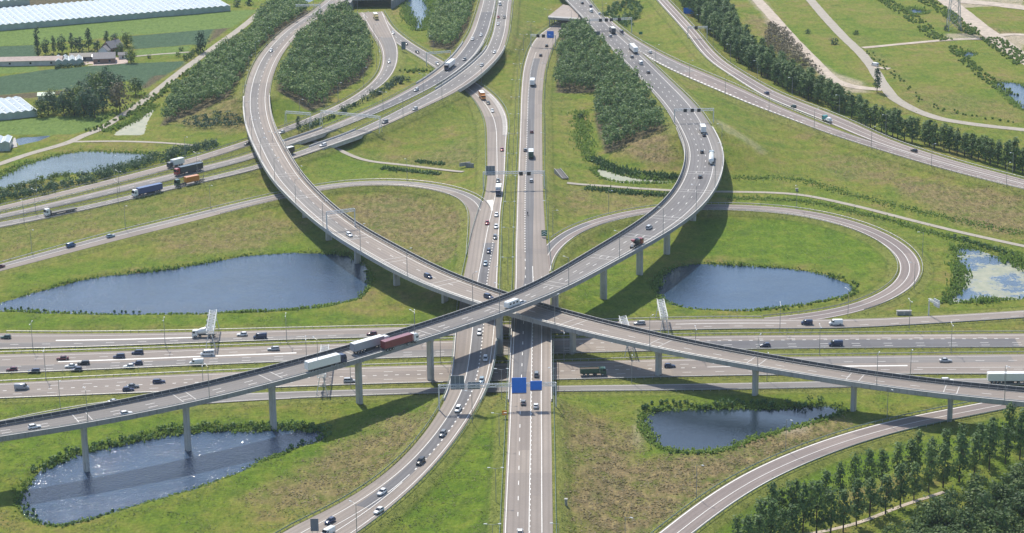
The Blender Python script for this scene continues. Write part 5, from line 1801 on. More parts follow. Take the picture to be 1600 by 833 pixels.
gantry('lattice gantry over the slip road near the truck bridge, upper centre', (666, 83.5), (704, 80.5), .6, 7.2)
gantry('white lattice gantry standing on the lower flyover at left centre', (510, 333), (554, 327.5), 10.6, 7.5, aframe=False, foot=(10.0, 10.0), w=1.5)


def edge_gantry(label, far, near_, h=7.0, panel=True, w=2.6):
    """gantry crossing a carriageway that is seen end-on from the camera"""
    A, B = unproj([far, near_], h)
    o = np.array([*((A + B) / 2)[:2], 0])
    A, B = A - o, B - o
    t = thing('sign_gantry', label, 'gantry', tuple(o), group='steel gantries over the motorways')
    truss(MB(), A, B, w, 1.2, .13).build('truss', M['white'], t)
    s = np.cross((B - A) / np.linalg.norm(B - A), (0, 0, 1))
    for P_ in (A, B):
        mb = MB()
        for q in (-1, 1):
            mb.tube(P_ + s * q * .5, np.array([P_[0] + s[0] * q * 2.0, P_[1] + s[1] * q * 2.0, -.4]), .14, .17, 6)
        mb.tube(P_ - s * 1.2 - (0, 0, h * .55), P_ + s * 1.2 - (0, 0, h * .55), .09, .09, 5)
        mb.build('leg', M['steel_lt'], t)
    if panel:
        for f in (.3, .55, .8):
            c = A + (B - A) * f + s * (w / 2 + .3)
            MB().box(c, (.25, 2.4, 2.2), math.atan2(s[1], s[0])).build('sign_panel', M['sign_back'], t)
    return t


edge_gantry('lattice gantry seen end-on above the white concrete mixer, left', Z('02', 1322, 262), Z('02', 1300, 395))
edge_gantry('lattice gantry seen end-on, half hidden behind the flyover with three lorries', (508, 541), (502, 588), 7, True, 2.8)
edge_gantry('lattice gantry seen end-on behind the crossing, left of the right pond', Z('22', 685, 300), (984, 530), 7, False)
edge_gantry('tall lattice gantry seen end-on at the near corner of the right pond', Z('22', 920, 195), Z('22', 945, 305), 7.5, False)
# cantilever sign on the right
c = gp('32', 995, 290)
t = thing('cantilever_sign', 'white cantilever sign post beside the right slip road', 'road sign', tuple(c))
MB().tube((0, 0, -.3), (0, 0, 7.0), .3, .22, 8).build('post', M['steel_lt'], t)
truss(MB(), (0, 0, 6.6), (2.6, -6.5, 6.6), .8, .8, .08).build('arm', M['white'], t)
MB().box((2.1, -4.2, 6.4), (.22, 4.0, 3.0), .38).build('sign_panel', M['offwhite'], t)


# ------------------------------------------------------------------ street lamps
def lamp_proto(kind):
    t = thing('street_lamp', 'street lamp', 'street lamp')
    H_ = 11.0
    MB().tube((0, 0, -.6), (0, 0, H_), .13, .08, 6).build('pole', M['rail'], t)
    arms = [1] if kind == 1 else [1, -1]
    for a in arms:
        MB().tube((0, 0, H_ - .05), (1.6 * a, 0, H_ + .25), .06, .05, 5).build('arm', M['rail'], t)
        MB().frust(-.09, .09, (.5, .17), (.38, .12), (0, 0)).build('lamp_head', M['white'], t).location = (2.05 * a, 0, H_ + .33)
    return t


LP = {}
lamp_n = 0


def lamp(p, ang, label, kind=1, group='street lamps along the motorways'):
    if kind not in LP:
        LP[kind] = lamp_proto(kind)
        t = LP[kind]
        t.location, t.rotation_euler = p, (0, 0, ang)
        t['label'], t['group'] = label, group
        return t
    return copy_tree(LP[kind], label, p, ang, None, group)


LAMPS = [('N', 'b', 1.6, 44, 1, 'right of the straight northbound carriageway'), ('N', 'a', 2.6, 44, 2, 'on the median between the straight carriageways'), ('S', 'b', 1.8, 46, 1, 'inside the curve of the southbound carriageway'),
         ('B', 'b', -.15, 42, 1, 'on the high flyover and its approach'), ('A', 'a', -.15, 42, 1, 'on the lower curved flyover and its approach'),
         ('E1', 'b', 3.0, 47, 2, 'between the first and second crosswise carriageways'), ('E3', 'a', 2.2, 47, 2, 'between the second and third crosswise carriageways'), ('E4', 'a', 2.0, 50, 1, 'between the lower two crosswise roads'),
         ('LL', 'a', 1.8, 48, 1, 'outside the left loop ramp'), ('LR', 'a', 2.2, 42, 1, 'outside the right loop ramp'), ('RR', 'a', 2.6, 48, 1, 'above the curved ramp at lower right'),
         ('C2', 'b', 1.8, 46, 2, 'between the left carriageways'), ('C1', 'a', 1.8, 46, 1, 'above the topmost left carriageway'), ('X', 'b', 1.8, 44, 1, 'below the slip road at upper right'), ('U1', 'a', 2.0, 48, 1, 'between the upper right road and the poplars'), ('C3', 'b', 1.8, 48, 1, 'below the lowest of the three left carriageways')]
for k, ref, off, sp, kind, desc in LAMPS:
    r = R[k]
    sg = r.side if ref == 'a' else -r.side
    n = 0
    for s_ in np.arange(12, r.s[-1], sp):
        j = int(np.searchsorted(r.s, s_))
        j = min(j, len(r.C) - 1)
        P_ = r.C[j].copy()
        l = sg * (r.hw[j] + off + (.5 if off < 0 else 0))
        P_[:2] += r.N[j] * l
        if r.bridge[j] and k not in 'AB':
            continue
        onB = r.bridge[j]
        z = P_[2] + .4 if onB else float(gz(P_[0], P_[1]))
        q = proj(P_[None])[0]
        if not (-30 < q[0] < 1630 and -30 < q[1] < 900):
            continue
        ang = math.atan2(-r.N[j, 1] * sg, -r.N[j, 0] * sg)
        if not onB and near_at(P_[None, :2])[0][0] < 0.7:
            continue
        n += 1
        lamp((P_[0], P_[1], z), ang, 'street lamp %s, %s from its start' % (desc, ordinal(n - 1)), kind)

# ------------------------------------------------------------------ signs and small street furniture
def post_sign(label, p, w, h, hp, mat, cat_='road sign', name='road_sign', ang=0.0):
    t = thing(name, label, cat_, tuple(p))
    for x in (-w * .3, w * .3):
        MB().tube((x, .06, -.3), (x, .06, hp + h), .06, .06, 5).build('post', M['steel'], t)
    MB().box((0, 0, hp + h / 2), (w, .08, h)).build('sign_panel', M[mat], t)
    t.rotation_euler = (0, 0, ang)
    return t


c = gp('21', 200, 640)
t = thing('chevron_sign', 'green and white chevron board at the split of the right loop ramp', 'road sign', tuple(c))
for x in (-.7, .7):
    MB().tube((x, .08, -.3), (x, .08, 3.2), .06, .06, 5).build('post', M['steel'], t)
pn = MB().box((0, 0, 2.0), (2.4, .08, 2.6)).build('sign_panel', M['sign_green'] if 'sign_green' in M else M.setdefault('sign_green', plain('sign_green', (0.01, 0.16, 0.10), .5)), t)
for z in (1.3, 2.3):
    for s_ in (-1, 1):
        MB().add(np.array([(0, -.06, z + .75), (0, -.06, z + .35), (s_ * 1.0, -.06, z - .25), (s_ * 1.0, -.06, z + .15)]), [(0, 1, 2, 3) if s_ < 0 else (3, 2, 1, 0)]).build('chevron_stripe', M['white'], pn)
post_sign('blue direction sign on posts in the verge before the poplar belt, top right', gp('20', 1100, 95), 8, 4, 1.0, 'sign_blue')
post_sign('pale blue sign on posts at the wood edge beside the main motorway', gp('20', 523, 235), 4.5, 2.6, 1.4, 'sign_back')
post_sign('small green distance sign on the slope above the slip road', gp('20', 798, 225), 2.2, 1.6, 1.2, 'sign_green')
post_sign('grey sign board seen from behind at the split of the two slip roads', gp('10', 915, 320), 2.6, 5.0, 1.2, 'sign_back')
post_sign('grey sign board seen from behind at the bottom of the curving carriageway', gp('13', 365, 840), 2.4, 4.0, 1.0, 'sign_back')
post_sign('orange temporary sign on the median railing below the blue boards', gp('13', 1540, 122), 1.6, 1.6, 1.2, 'orange')
# control cabinets on the verge
def cabinet(label, p, s):
    t = thing('control_cabinet', label, 'cabinet', tuple(p))
    MB().box((0, 0, s[2] / 2), s).build('body', M['concrete_lt'], t)
    MB().box((0, 0, s[2] + .08), (s[0] + .2, s[1] + .2, .16)).build('lid', M['concrete'], t)
    for i in (-.25, .25):
        MB().box((s[0] * i, -s[1] / 2 - .03, s[2] * .5), (s[0] * .4, .05, s[2] * .8)).build('door', M['rail'], t)


cabinet('long low concrete cabinet in the grass beside the right slip road', gp('32', 842, 285), (5.6, 1.4, 1.6))
cabinet('small white marker cabinet in the brown meadow right of the straight road', gp('23', 335, 660), (.8, .8, 2.0))
cabinet('small pale cabinet on the slope behind the right loop ramp', gp('31', 178, 352), (1.2, .9, 1.2))
# underpass mouth of the cycle path
t = thing('cycle_tunnel', 'dark mouth of the cycle underpass in the bank right of the straight road', 'underpass', tuple(gp('21', 300, 262)))
MB().add(np.array([(-2.8, 4.4, 2.6), (0.9, -5.0, .25), (3.4, -4.0, .25), (-.2, 5.2, 2.6)]), [(0, 1, 2, 3)]).build('dark_mouth_fill', M['chassis'], t)  # flat dark sheet painted in for the shade inside the mouth
for P0, P1 in (((-2.9, 4.4), (.8, -5.1)), ((-.1, 5.3), (3.5, -4.0))):
    MB().hexa(np.array([(P0[0], P0[1], .2), (P0[0] + .3, P0[1], .2), (P1[0] + .3, P1[1], -.6), (P1[0], P1[1], -.6), (P0[0], P0[1], 3.0), (P0[0] + .3, P0[1], 3.0), (P1[0] + .3, P1[1], .55), (P1[0], P1[1], .55)])).build('wing_wall', M['concrete'], t)
t = thing('cycle_tunnel', 'mouth of the cycle underpass in the bank left of the straight road', 'underpass', tuple(gp('11', 1325, 205)))
MB().box((0, 0, 1.0), (.4, 5.0, 2.6), .9).build('dark_mouth_fill', M['concrete_dk'], t)  # solid dark block stands in for the shaded mouth
MB().box((-2.4, 2.0, 1.2), (6.0, .35, 1.8), .5).build('wing_wall', M['concrete'], t)

# ------------------------------------------------------------------ pylon at the top right
c = (gp('30', 1105, 185) + gp('30', 1195, 185)) / 2
t = thing('electricity_pylon', 'steel lattice electricity pylon standing in the small meadow, top right', 'pylon', tuple(c))
for sx, sy in ((-1, -1), (1, -1), (1, 1), (-1, 1)):
    MB().tube((sx * 4.2, sy * 4.2, -.5), (sx * .7, sy * .7, 46), .22, .12, 4).build('leg', M['steel'], t)
b_ = MB()
zs = [0, 7, 13, 18.5, 23, 27, 30.5, 34, 37, 40, 43, 46]
wd = lambda z: 4.2 - 3.5 * z / 46
for z0, z1 in zip(zs, zs[1:]):
    for k in range(4):
        q = [(-1, -1), (1, -1), (1, 1), (-1, 1)]
        a, b = q[k], q[(k + 1) % 4]
        b_.tube((a[0] * wd(z0), a[1] * wd(z0), z0), (b[0] * wd(z1), b[1] * wd(z1), z1), .10, .10, 4, False)
        b_.tube((b[0] * wd(z0), b[1] * wd(z0), z0), (a[0] * wd(z1), a[1] * wd(z1), z1), .10, .10, 4, False)
        b_.tube((a[0] * wd(z1), a[1] * wd(z1), z1), (b[0] * wd(z1), b[1] * wd(z1), z1), .07, .07, 4, False)
b_.build('bracing', M['steel'], t)
for z, L in ((30, 8), (37, 10), (43, 7)):
    truss(MB(), (-L, 0, z), (L, 0, z), .8, .8, .07).build('crossarm', M['steel'], t)

# ------------------------------------------------------------------ farm and greenhouses, upper left
M['glasshouse'] = plain('greenhouse_glass_whitewashed', (0.40, 0.45, 0.48), 0.25, 0.0, 0.12, 0.15)
M['glasshouse_side'] = plain('greenhouse_wall_glass', (0.36, 0.42, 0.39), 0.3, 0.0, 0.16, 0.3)
M['tile'] = plain('roof_tiles_grey', (0.20, 0.19, 0.20), .8, var=.2, scale=2)
M['tile_red'] = plain('roof_tiles_red', (0.30, 0.12, 0.08), .8, var=.2, scale=2)
M['brick'] = plain('brick', (0.28, 0.17, 0.13), .9, var=.2, scale=3)
M['yard'] = plain('yard_paving', (0.42, 0.34, 0.30), .9, var=.15, scale=.6)


def greenhouse(label, p0, p1, depth, bay, hw_=4.2, hr=1.6):
    """rows of small saw-tooth roofs; front wall from p0 to p1 (ground points)"""
    P0, P1 = np.array(p0[:2]), np.array(p1[:2])
    L = np.linalg.norm(P1 - P0)
    d = (P1 - P0) / L
    nb = max(int(round(L / bay)), 2)
    t = thing('greenhouse', label, 'greenhouse', (P0[0], P0[1], 0), math.atan2(d[1], d[0]))
    V, Q = [], []
    for i in range(nb):
        x0, x1 = L * i / nb, L * (i + 1) / nb
        xm = (x0 + x1) / 2
        n = len(V)
        V += [(x0, 0, hw_), (xm, 0, hw_ + hr), (x1, 0, hw_), (x0, depth, hw_), (xm, depth, hw_ + hr), (x1, depth, hw_)]
        Q += [(n, n + 1, n + 4, n + 3), (n + 1, n + 2, n + 5, n + 4)]
    MB().add(V, Q).build('roof', M['glasshouse'], t)
    b = MB()
    for i in range(nb):
        x0, x1 = L * i / nb, L * (i + 1) / nb
        b.add([(x0, 0, -.3), (x1, 0, -.3), (x1, 0, hw_), ((x0 + x1) / 2, 0, hw_ + hr), (x0, 0, hw_)], [(0, 1, 2, 3, 4)])
    b.add([(L, 0, -.3), (L, depth, -.3), (L, depth, hw_), (L, 0, hw_)], [(0, 1, 2, 3)])
    b.add([(0, 0, -.3), (0, depth, -.3), (0, depth, hw_), (0, 0, hw_)], [(3, 2, 1, 0)])
    b.add([(0, depth, -.3), (L, depth, -.3), (L, depth, hw_), (0, depth, hw_)], [(3, 2, 1, 0)])
    b.build('glass_wall', M['glasshouse_side'], t)
    f = MB()
    for i in range(nb + 1):
        x = L * i / nb
        f.box((x, -.06, hw_ / 2), (.16, .12, hw_))
        f.box((x, depth / 2, hw_ + .02), (.30, depth, .14))
    f.box((L / 2, -.08, hw_ + .02), (L, .12, .2))
    f.build('frame', M['steel'], t)
    g = MB()
    r_ = random.Random(nb)
    for i in range(nb):
        for k in range(int(depth / 6)):
            if r_.random() < .3:
                x0 = L * (i + .08) / nb
                s_ = hr / (L / nb / 2)
                y0 = k * 6 + r_.random() * 3
                x1 = x0 + L / nb * .25
                g.add([(x0, y0, hw_ + .12 + .08 * L / nb * s_), (x1, y0, hw_ + .22 + .33 * L / nb * s_), (x1, y0 + 2.4, hw_ + .22 + .33 * L / nb * s_), (x0, y0 + 2.4, hw_ + .12 + .08 * L / nb * s_)], [(0, 1, 2, 3)])
    if g.n:
        g.build('roof_vent', M['offwhite'], t)['kind'] = 'stuff'
    return t


greenhouse('very long greenhouse with many saw-tooth glass roofs across the top left', gp('00', -160, 205), gp('00', 1428, 68), 62, 4.2, 3.6, 0.8)
greenhouse('greenhouse with saw-tooth roofs left of the dark tree clump', gp('00', -200, 770), gp('00', 232, 722), 38, 4.0, 3.4, 0.8)
greenhouse('corner of a greenhouse at the left edge beside the pond basin', gp('01', -300, 115), gp('01', 62, 103), 14, 4.0, 4.2, 1.0)
greenhouse('distant greenhouse in the top left corner', gp('00', -160, 60), gp('00', 185, 30), 40, 5.0, 4, 1.4)


def gable(label, p, rz, sx, sy, h, hr, wall, roof, name='farmhouse', cat_='house', wins=0, chim=False):
    t = thing(name, label, cat_, tuple(p), rz)
    x, y = sx / 2, sy / 2
    MB().add([(-x, -y, -.4), (x, -y, -.4), (x, y, -.4), (-x, y, -.4), (-x, -y, h), (x, -y, h), (x, y, h), (-x, y, h), (-x, 0, h + hr), (x, 0, h + hr)],
             [(0, 1, 5, 4), (1, 2, 6, 9, 5), (2, 3, 7, 6), (3, 0, 4, 8, 7)]).build('wall', M[wall], t)
    o, e = .45, .12
    rf = MB()
    for s_ in (-1, 1):
        a = [(-x - o, s_ * (y + o), h - hr / y * o), (x + o, s_ * (y + o), h - hr / y * o), (x + o, 0, h + hr), (-x - o, 0, h + hr)]
        A_ = np.array(a)
        rf.hexa(np.r_[A_ if s_ < 0 else A_[::-1], (A_ if s_ < 0 else A_[::-1]) + (0, 0, .16)])
    ro = rf.build('roof', M[roof], t)
    if chim:
        MB().box((x * .5, .3, h + hr + .3), (.7, .7, 1.6)).build('chimney', M['brick'], ro)
    for i in range(wins):
        xx = -x + sx * (i + .5) / wins
        w_ = MB().box((xx, -y - .02, h * .5), (1.2, .1, 1.3)).build('window', M['glass'], t)
        MB().box((xx, -y - .06, h * .5 - .75), (1.5, .16, .1)).build('sill', M['white'], w_)
    MB().box((x + .02, 0, 1.0), (.1, 1.1, 2.1)).build('door', M['offwhite'], t)
    return t


gable('grey-roofed barn with a wide front in the farmyard centre', gp('00', 648, 382), .15, 13, 11, 3.0, 2.6, 'brick', 'tile', 'barn', 'barn', 2)
gable('white farmhouse with its gable to the yard, behind the barn', gp('00', 655, 345), 1.4, 8, 6, 4.0, 2.4, 'white', 'tile', 'farmhouse', 'house', 3, True)
gable('farmhouse half hidden by the round tree and blossoming tree', gp('00', 700, 330), .9, 10, 8, 4.5, 3.4, 'brick', 'tile', 'farmhouse', 'house', 3, True)
gable('long dark-roofed shed behind the farmyard hedge', gp('00', 560, 370), .08, 24, 7, 2.6, 1.6, 'concrete_dk', 'chassis', 'shed', 'shed', 4)
gable('low shed with dark roof at the left end of the farm glasshouse', gp('00', 300, 395), .06, 22, 6, 2.4, 1.4, 'brick', 'chassis', 'shed', 'shed', 3)
gable('long pale-roofed hall at the left edge of the fields', gp('00', 70, 400), .05, 62, 10, 3.0, 1.6, 'concrete_lt', 'yard', 'hall', 'farm building', 5)
gable('small flat white outbuilding beside the barn', gp('00', 608, 372), .1, 6, 5, 2.6, .9, 'white', 'white', 'shed', 'shed', 1)
gable('tiny white garage at the round tree in the farmyard', gp('00', 762, 362), .2, 5, 5, 2.6, 1.2, 'white', 'tile', 'garage', 'garage', 1)
gable('green-roofed pump house beside the dark tree clump', gp('00', 290, 615), .1, 9, 6, 2.8, 1.2, 'white', 'sign_green', 'shed', 'shed', 2)
greenhouse('small farm glasshouse with a weathered milky roof', gp('00', 345, 410), gp('00', 515, 400), 15, 4.2, 2.8, 1.2)
patch('00 515,408 640,405 790,392 800,360 700,352 640,372 520,380', .12, M['yard'], 'farmyard')
patch('01 85,22 95,20 108,76 72,84', .15, M['concrete'], 'basin_edge')
# ------------------------------------------------------------------ vehicles
def rings(secs, flip=False):
    """cross-sections (x, half width bottom, half width top, z0, z1) -> 8-point rounded rings"""
    out = []
    for x, wb, wt, z0, z1 in secs:
        c = min(.16, (z1 - z0) * .3)
        out.append([(x, -wb + c * .5, z0), (x, wb - c * .5, z0), (x, wb, z0 + c), (x, wt + (wb - wt) * .3, z1 - c), (x, wt - c * .6, z1), (x, -wt + c * .6, z1), (x, -wt - (wb - wt) * .3, z1 - c), (x, -wb, z0 + c)])
    return out


def wheels(t, xs_, w, r=.33, wid=.24, part='wheel'):
    for x in xs_:
        for s in (-1, 1):
            mb = MB().tube((0, -wid / 2, 0), (0, wid / 2, 0), r, r, 12)
            o = mb.build(part, M['tyre'], t)
            o.location = (x, s * (w - wid / 2 + .02), r)
            h = MB().tube((0, s * (wid / 2 + .001), 0), (0, s * (wid / 2 + .02), 0), r * .6, r * .55, 10).build('rim', M['steel'], o)


def lights(t, x0, x1, w, z0, z1):
    for s in (-1, 1):
        MB().box((x0, s * w, z0), (.08, .34, .16)).build('headlight', M['offwhite'], t)
        MB().box((x1, s * w, z1), (.08, .26, .2)).build('taillight', M['taillight'], t)


M['taillight'] = plain('taillight_red', (0.30, 0.01, 0.01), .3)


def car_body(t, kind, c):
    p = pm(c)
    if kind in ('hatch', 'sedan', 'estate', 'mpv', 'suv', 'small'):
        L = {'hatch': 4.15, 'sedan': 4.6, 'estate': 4.6, 'mpv': 4.5, 'suv': 4.6, 'small': 3.6}[kind]
        W = {'small': .80, 'suv': .92}.get(kind, .88)
        H = {'hatch': 1.46, 'sedan': 1.44, 'estate': 1.47, 'mpv': 1.66, 'suv': 1.72, 'small': 1.48}[kind]
        f, b = L / 2, -L / 2
        bel = {'suv': 1.02, 'mpv': .98}.get(kind, .92)
        tail = bel + (0.03 if kind != 'sedan' else .06)
        MB().loft(rings([(b, W - .16, W - .2, .36, tail - .18), (b + .16, W - .03, W - .08, .24, tail), (b + .9, W, W - .04, .2, bel + .02), (f - 1.75, W, W - .04, .2, bel), (f - 1.1, W, W - .07, .22, bel - .08), (f - .35, W - .05, W - .16, .24, bel - .2), (f, W - .22, W - .3, .36, bel - .34)])).build('body', p, t, True)
        r0 = {'hatch': b + .18, 'sedan': b + .75, 'estate': b + .12, 'mpv': b + .12, 'suv': b + .15, 'small': b + .15}[kind]
        r1 = {'sedan': r0 + .75, 'hatch': r0 + .42}.get(kind, r0 + .26)
        w1 = f - 1.35 + (.3 if kind in ('mpv', 'small') else 0)
        w0 = w1 - .75
        gl = [(r0, W - .12, W - .18, bel - .06, bel + .02), (r1, W - .08, W - .25, bel - .06, H - .07), ((r1 + w0) / 2, W - .07, W - .23, bel - .06, H - .05), (w0, W - .08, W - .25, bel - .06, H - .07), (w1, W - .12, W - .18, bel - .1, bel - .02)]
        MB().loft(rings(gl)).build('window', M['glass'], t, True)
        pil = MB().loft(rings([(r1 - .02, W - .26, W - .3, H - .1, H - .03), ((r1 + w0) / 2, W - .22, W - .28, H - .1, H), (w0 + .02, W - .26, W - .3, H - .1, H - .03)]))
        for s in (-1, 1):
            for xa, xb in ((w1 - .05, w0), (r0 + .06, r1), ((r1 + w0) / 2 + .1, (r1 + w0) / 2 + .1)):
                pil.tube((xa, s * (W - .11), bel), (xb, s * (W - .235), H - .07), .05, .04, 4)
            MB().box((w1 - .25, s * (W + .08), bel + .08), (.16, .18, .13)).build('mirror', p, t)
        pil.build('roof', p, t)
        wheels(t, (f - .82, b + .8), W, .32 if kind != 'suv' else .37)
        lights(t, f - .05, b + .03, W - .32, .62, .78)
    elif kind in ('van', 'minibus', 'smallvan'):
        L, W, H = (4.4, .90, 1.85) if kind == 'smallvan' else (5.2, .98, 2.15)
        f, b = L / 2, -L / 2
        MB().loft(rings([(b, W - .06, W - .16, .35, H - .06), (b + .1, W, W - .1, .26, H), (f - 1.9, W, W - .1, .24, H), (f - 1.35, W, W - .12, .24, H - .05), (f - .85, W - .02, W - .12, .25, 1.25), (f - .3, W - .08, W - .16, .28, 1.02), (f, W - .24, W - .3, .4, .85)])).build('body', p, t, True)
        MB().add([(f - 1.32, -W + .16, H - .14), (f - 1.32, W - .16, H - .14), (f - .82, W - .12, 1.28), (f - .82, -W + .12, 1.28)], [(3, 2, 1, 0), (0, 1, 2, 3)]).build('windscreen', M['glass'], t).location = (.035, 0, .03)
        for s in (-1, 1):
            MB().box((f - 1.55, s * (W - .045), 1.5), (.75, .06, .5)).build('window', M['glass'], t)
            if kind == 'minibus':
                for x in (b + .7, b + 1.75, b + 2.7):
                    MB().box((x, s * (W - .045), 1.55), (.9, .06, .5)).build('window', M['glass'], t)
        MB().box((b - .01, 0, 1.5), (.05, 1.3, .5)).build('rear_window', M['glass'], t)
        wheels(t, (f - .95, b + .95), W, .34)
        lights(t, f - .08, b + .01, W - .3, .78, 1.0)


def truck_cab(t, x, c, tall=True):
    """cab-over-engine tractor cab with its front at +x"""
    p = pm(c)
    H = 3.5 if tall else 2.9
    cb = MB().loft(rings([(x - 2.15, 1.2, 1.12, .75, H), (x - .8, 1.22, 1.12, .55, H), (x - .32, 1.22, 1.12, .5, H - .15), (x - .06, 1.2, 1.14, .45, 2.1), (x, 1.16, 1.1, .5, 1.4)])).build('cab', p, t, False)
    MB().add([(x - .25, -1.02, H - .45), (x - .25, 1.02, H - .45), (x - .04, 1.06, 1.95), (x - .04, -1.06, 1.95)], [(0, 1, 2, 3), (3, 2, 1, 0)]).build('windscreen', M['glass'], cb).location = (.06, 0, .0)
    for s in (-1, 1):
        MB().box((x - .85, s * 1.19, 2.2), (.8, .06, .7)).build('window', M['glass'], cb)
        MB().box((x - .25, s * 1.36, 2.35), (.14, .12, .6)).build('mirror', M['chassis'], cb)
        MB().box((x - .02, s * .85, .85), (.1, .35, .2)).build('headlight', M['offwhite'], cb)
    MB().box((x - .02, 0, .62), (.14, 2.2, .3)).build('bumper', M['chassis'], cb)


def truck(kind, c1, c2, c3=None):
    t = thing('lorry', 'lorry', 'lorry')
    if kind in ('semi', 'container', 'flatbed', 'tanker'):
        L = 16.0
        f, b = L / 2, -L / 2
        truck_cab(t, f, c1)
        MB().box((f - 3.2, 0, .85), (6.0, .95, .3)).box((f - 2.6, 1.0, .75), (1.3, .35, .6)).box((f - 2.6, -1.0, .75), (1.3, .35, .6)).build('chassis', M['chassis'], t)
        wheels(t, (f - 1.35, f - 5.0), 1.22, .5, .38)
        wheels(t, (b + 1.7, b + 3.0, b + 4.3), 1.22, .48, .38)
        x0, x1 = b, f - 2.75
        xm, ln = (x0 + x1) / 2, x1 - x0
        if kind == 'semi':
            tr = MB().box((xm, 0, 2.62), (ln, 2.55, 2.72)).build('trailer', pm(c2), t)
            MB().box((xm, 0, 3.985), (ln - .16, 2.4, .06)).build('roof', pm('white' if c2 in ('white', 'ltgrey') else (c3 or 'offw')), tr) if (c3 or c2 in ('white', 'ltgrey')) else None
            MB().box((x0 - .03, 0, 2.5), (.05, 2.3, 2.3)).build('rear_door', pm(c2), tr)
            MB().box((xm - 1, 0, 1.1), (ln - 3, 2.3, .26)).box((xm + .5, 1.2, .8), (4.2, .06, .7)).box((xm + .5, -1.2, .8), (4.2, .06, .7)).build('underframe', M['chassis'], t)
        elif kind == 'container':
            ci = MB().box((xm + .2, 0, 2.5), (ln - .6 if not c3 else ln * .55, 2.44, 2.6))
            tr = ci.build('container', pm(c2), t)
            rb = MB()
            hl = (ln - .6 if not c3 else ln * .55)
            for k in range(int(hl / .45)):
                x = xm + .2 - hl / 2 + .25 + k * .45
                rb.box((x, 1.235, 2.5), (.18, .05, 2.3)).box((x, -1.235, 2.5), (.18, .05, 2.3))
            rb.build('corrugation', pm(c2), tr)
            MB().box((xm, .5, 1.05), (ln, .2, .3)).box((xm, -.5, 1.05), (ln, .2, .3)).box((x0 + .2, 0, 1.0), (.3, 2.4, .25)).box((x1 - .4, 0, 1.05), (.3, 2.4, .25)).build('underframe', M['chassis'], t)
        elif kind == 'flatbed':
            MB().box((xm, 0, 1.25), (ln, 2.5, .22)).build('trailer_bed', M['chassis'], t)
            for s in (-1, 1):
                MB().box((xm, s * 1.24, 1.0), (ln - .4, .08, .35)).build('side_beam', M['rail_dark'], t)
            MB().box((x1 - .1, 0, 1.9), (.12, 2.4, 1.2)).build('headboard', M['chassis'], t)
        else:
            th = np.arange(14) / 14 * 2 * math.pi
            MB().loft([[(x, 1.2 * k * math.cos(a), 2.35 + 1.15 * k * math.sin(a)) for a in th] for x, k in ((x0, .75), (x0 + .3, 1), (x1 - .3, 1), (x1, .75))]).build('tank', pm(c2), t, True)
            MB().box((xm, 0, 3.52), (ln * .8, .7, .1)).build('walkway', M['steel'], t)
            MB().box((xm, 0, 1.1), (ln, 1.1, .3)).build('underframe', M['chassis'], t)
    elif kind in ('box', 'dump'):
        L = 9.5
        f, b = L / 2, -L / 2
        truck_cab(t, f, c1, False)
        MB().box((0, 0, .85), (L - 1, .95, .3)).box((.6, 1.0, .75), (1.5, .35, .6)).box((.6, -1.0, .75), (1.5, .35, .6)).build('chassis', M['chassis'], t)
        wheels(t, (f - 1.3, b + 1.5, b + 2.9), 1.2, .5, .36)
        xm, ln = (b + f - 2.5) / 2, L - 2.5
        if kind == 'box':
            tr = MB().box((xm, 0, 2.45), (ln, 2.5, 2.7)).build('cargo_box', pm(c2), t)
            MB().box((xm, 0, 3.83), (ln - .14, 2.36, .06)).build('roof', pm('white'), tr)
            MB().box((b - .03, 0, 2.4), (.05, 2.2, 2.3)).build('rear_door', pm(c3 or c2), tr)
        else:
            o = MB()
            for s in (-1, 1):
                o.box((xm, s * 1.2, 2.0), (ln, .1, 1.7))
            o.box((b + .05, 0, 2.0), (.1, 2.4, 1.7)).box((xm + ln / 2 - .05, 0, 2.1), (.1, 2.4, 1.9)).box((xm, 0, 1.2), (ln, 2.4, .12))
            tb = o.build('tipper_body', pm(c2), t)
            MB().box((xm, 0, 2.6), (ln - .2, 2.28, .2)).build('load', M['bark'], tb)
    elif kind == 'mixer':
        L = 9.2
        f, b = L / 2, -L / 2
        truck_cab(t, f, c1, False)
        MB().box((0, 0, .9), (L - .8, 1.0, .34)).build('chassis', M['chassis'], t)
        wheels(t, (f - 1.3, f - 3.0, b + 1.2, b + 2.6), 1.2, .5, .36)
        th = np.arange(16) / 16 * 2 * math.pi
        axis = lambda s: np.array([-.2 + (s - .5) * 5.6, 0, 2.55 - (s - .5) * 1.1])
        MB().loft([[axis(s) + np.array([.19 * k * math.sin(a), k * math.cos(a), k * math.sin(a)]) for a in th] for s, k in ((0, .55), (.12, .85), (.4, 1.25), (.7, 1.22), (.9, .95), (1, .6))]).build('drum', pm(c2), t, True)
        h = MB()
        h.frust(3.2, 4.0, (.35, .4), (.75, .7), (b + .9, 0))
        h.build('hopper', pm(c1), t)
        MB().hexa(np.array([(b - .2, -.25, 1.2), (b + .4, -.25, 1.9), (b + .4, .25, 1.9), (b - .2, .25, 1.2), (b - .2, -.3, 1.35), (b + .4, -.3, 2.05), (b + .4, .3, 2.05), (b - .2, .3, 1.35)])).build('chute', M['steel'], t)
    elif kind == 'tow':
        L = 7.5
        f, b = L / 2, -L / 2
        truck_cab(t, f, c1, False)
        MB().box((-1, 0, 1.0), (L - 2, 2.3, .25)).build('truck_bed', pm(c2), t)
        wheels(t, (f - 1.2, b + 1.6), 1.15, .46, .34)
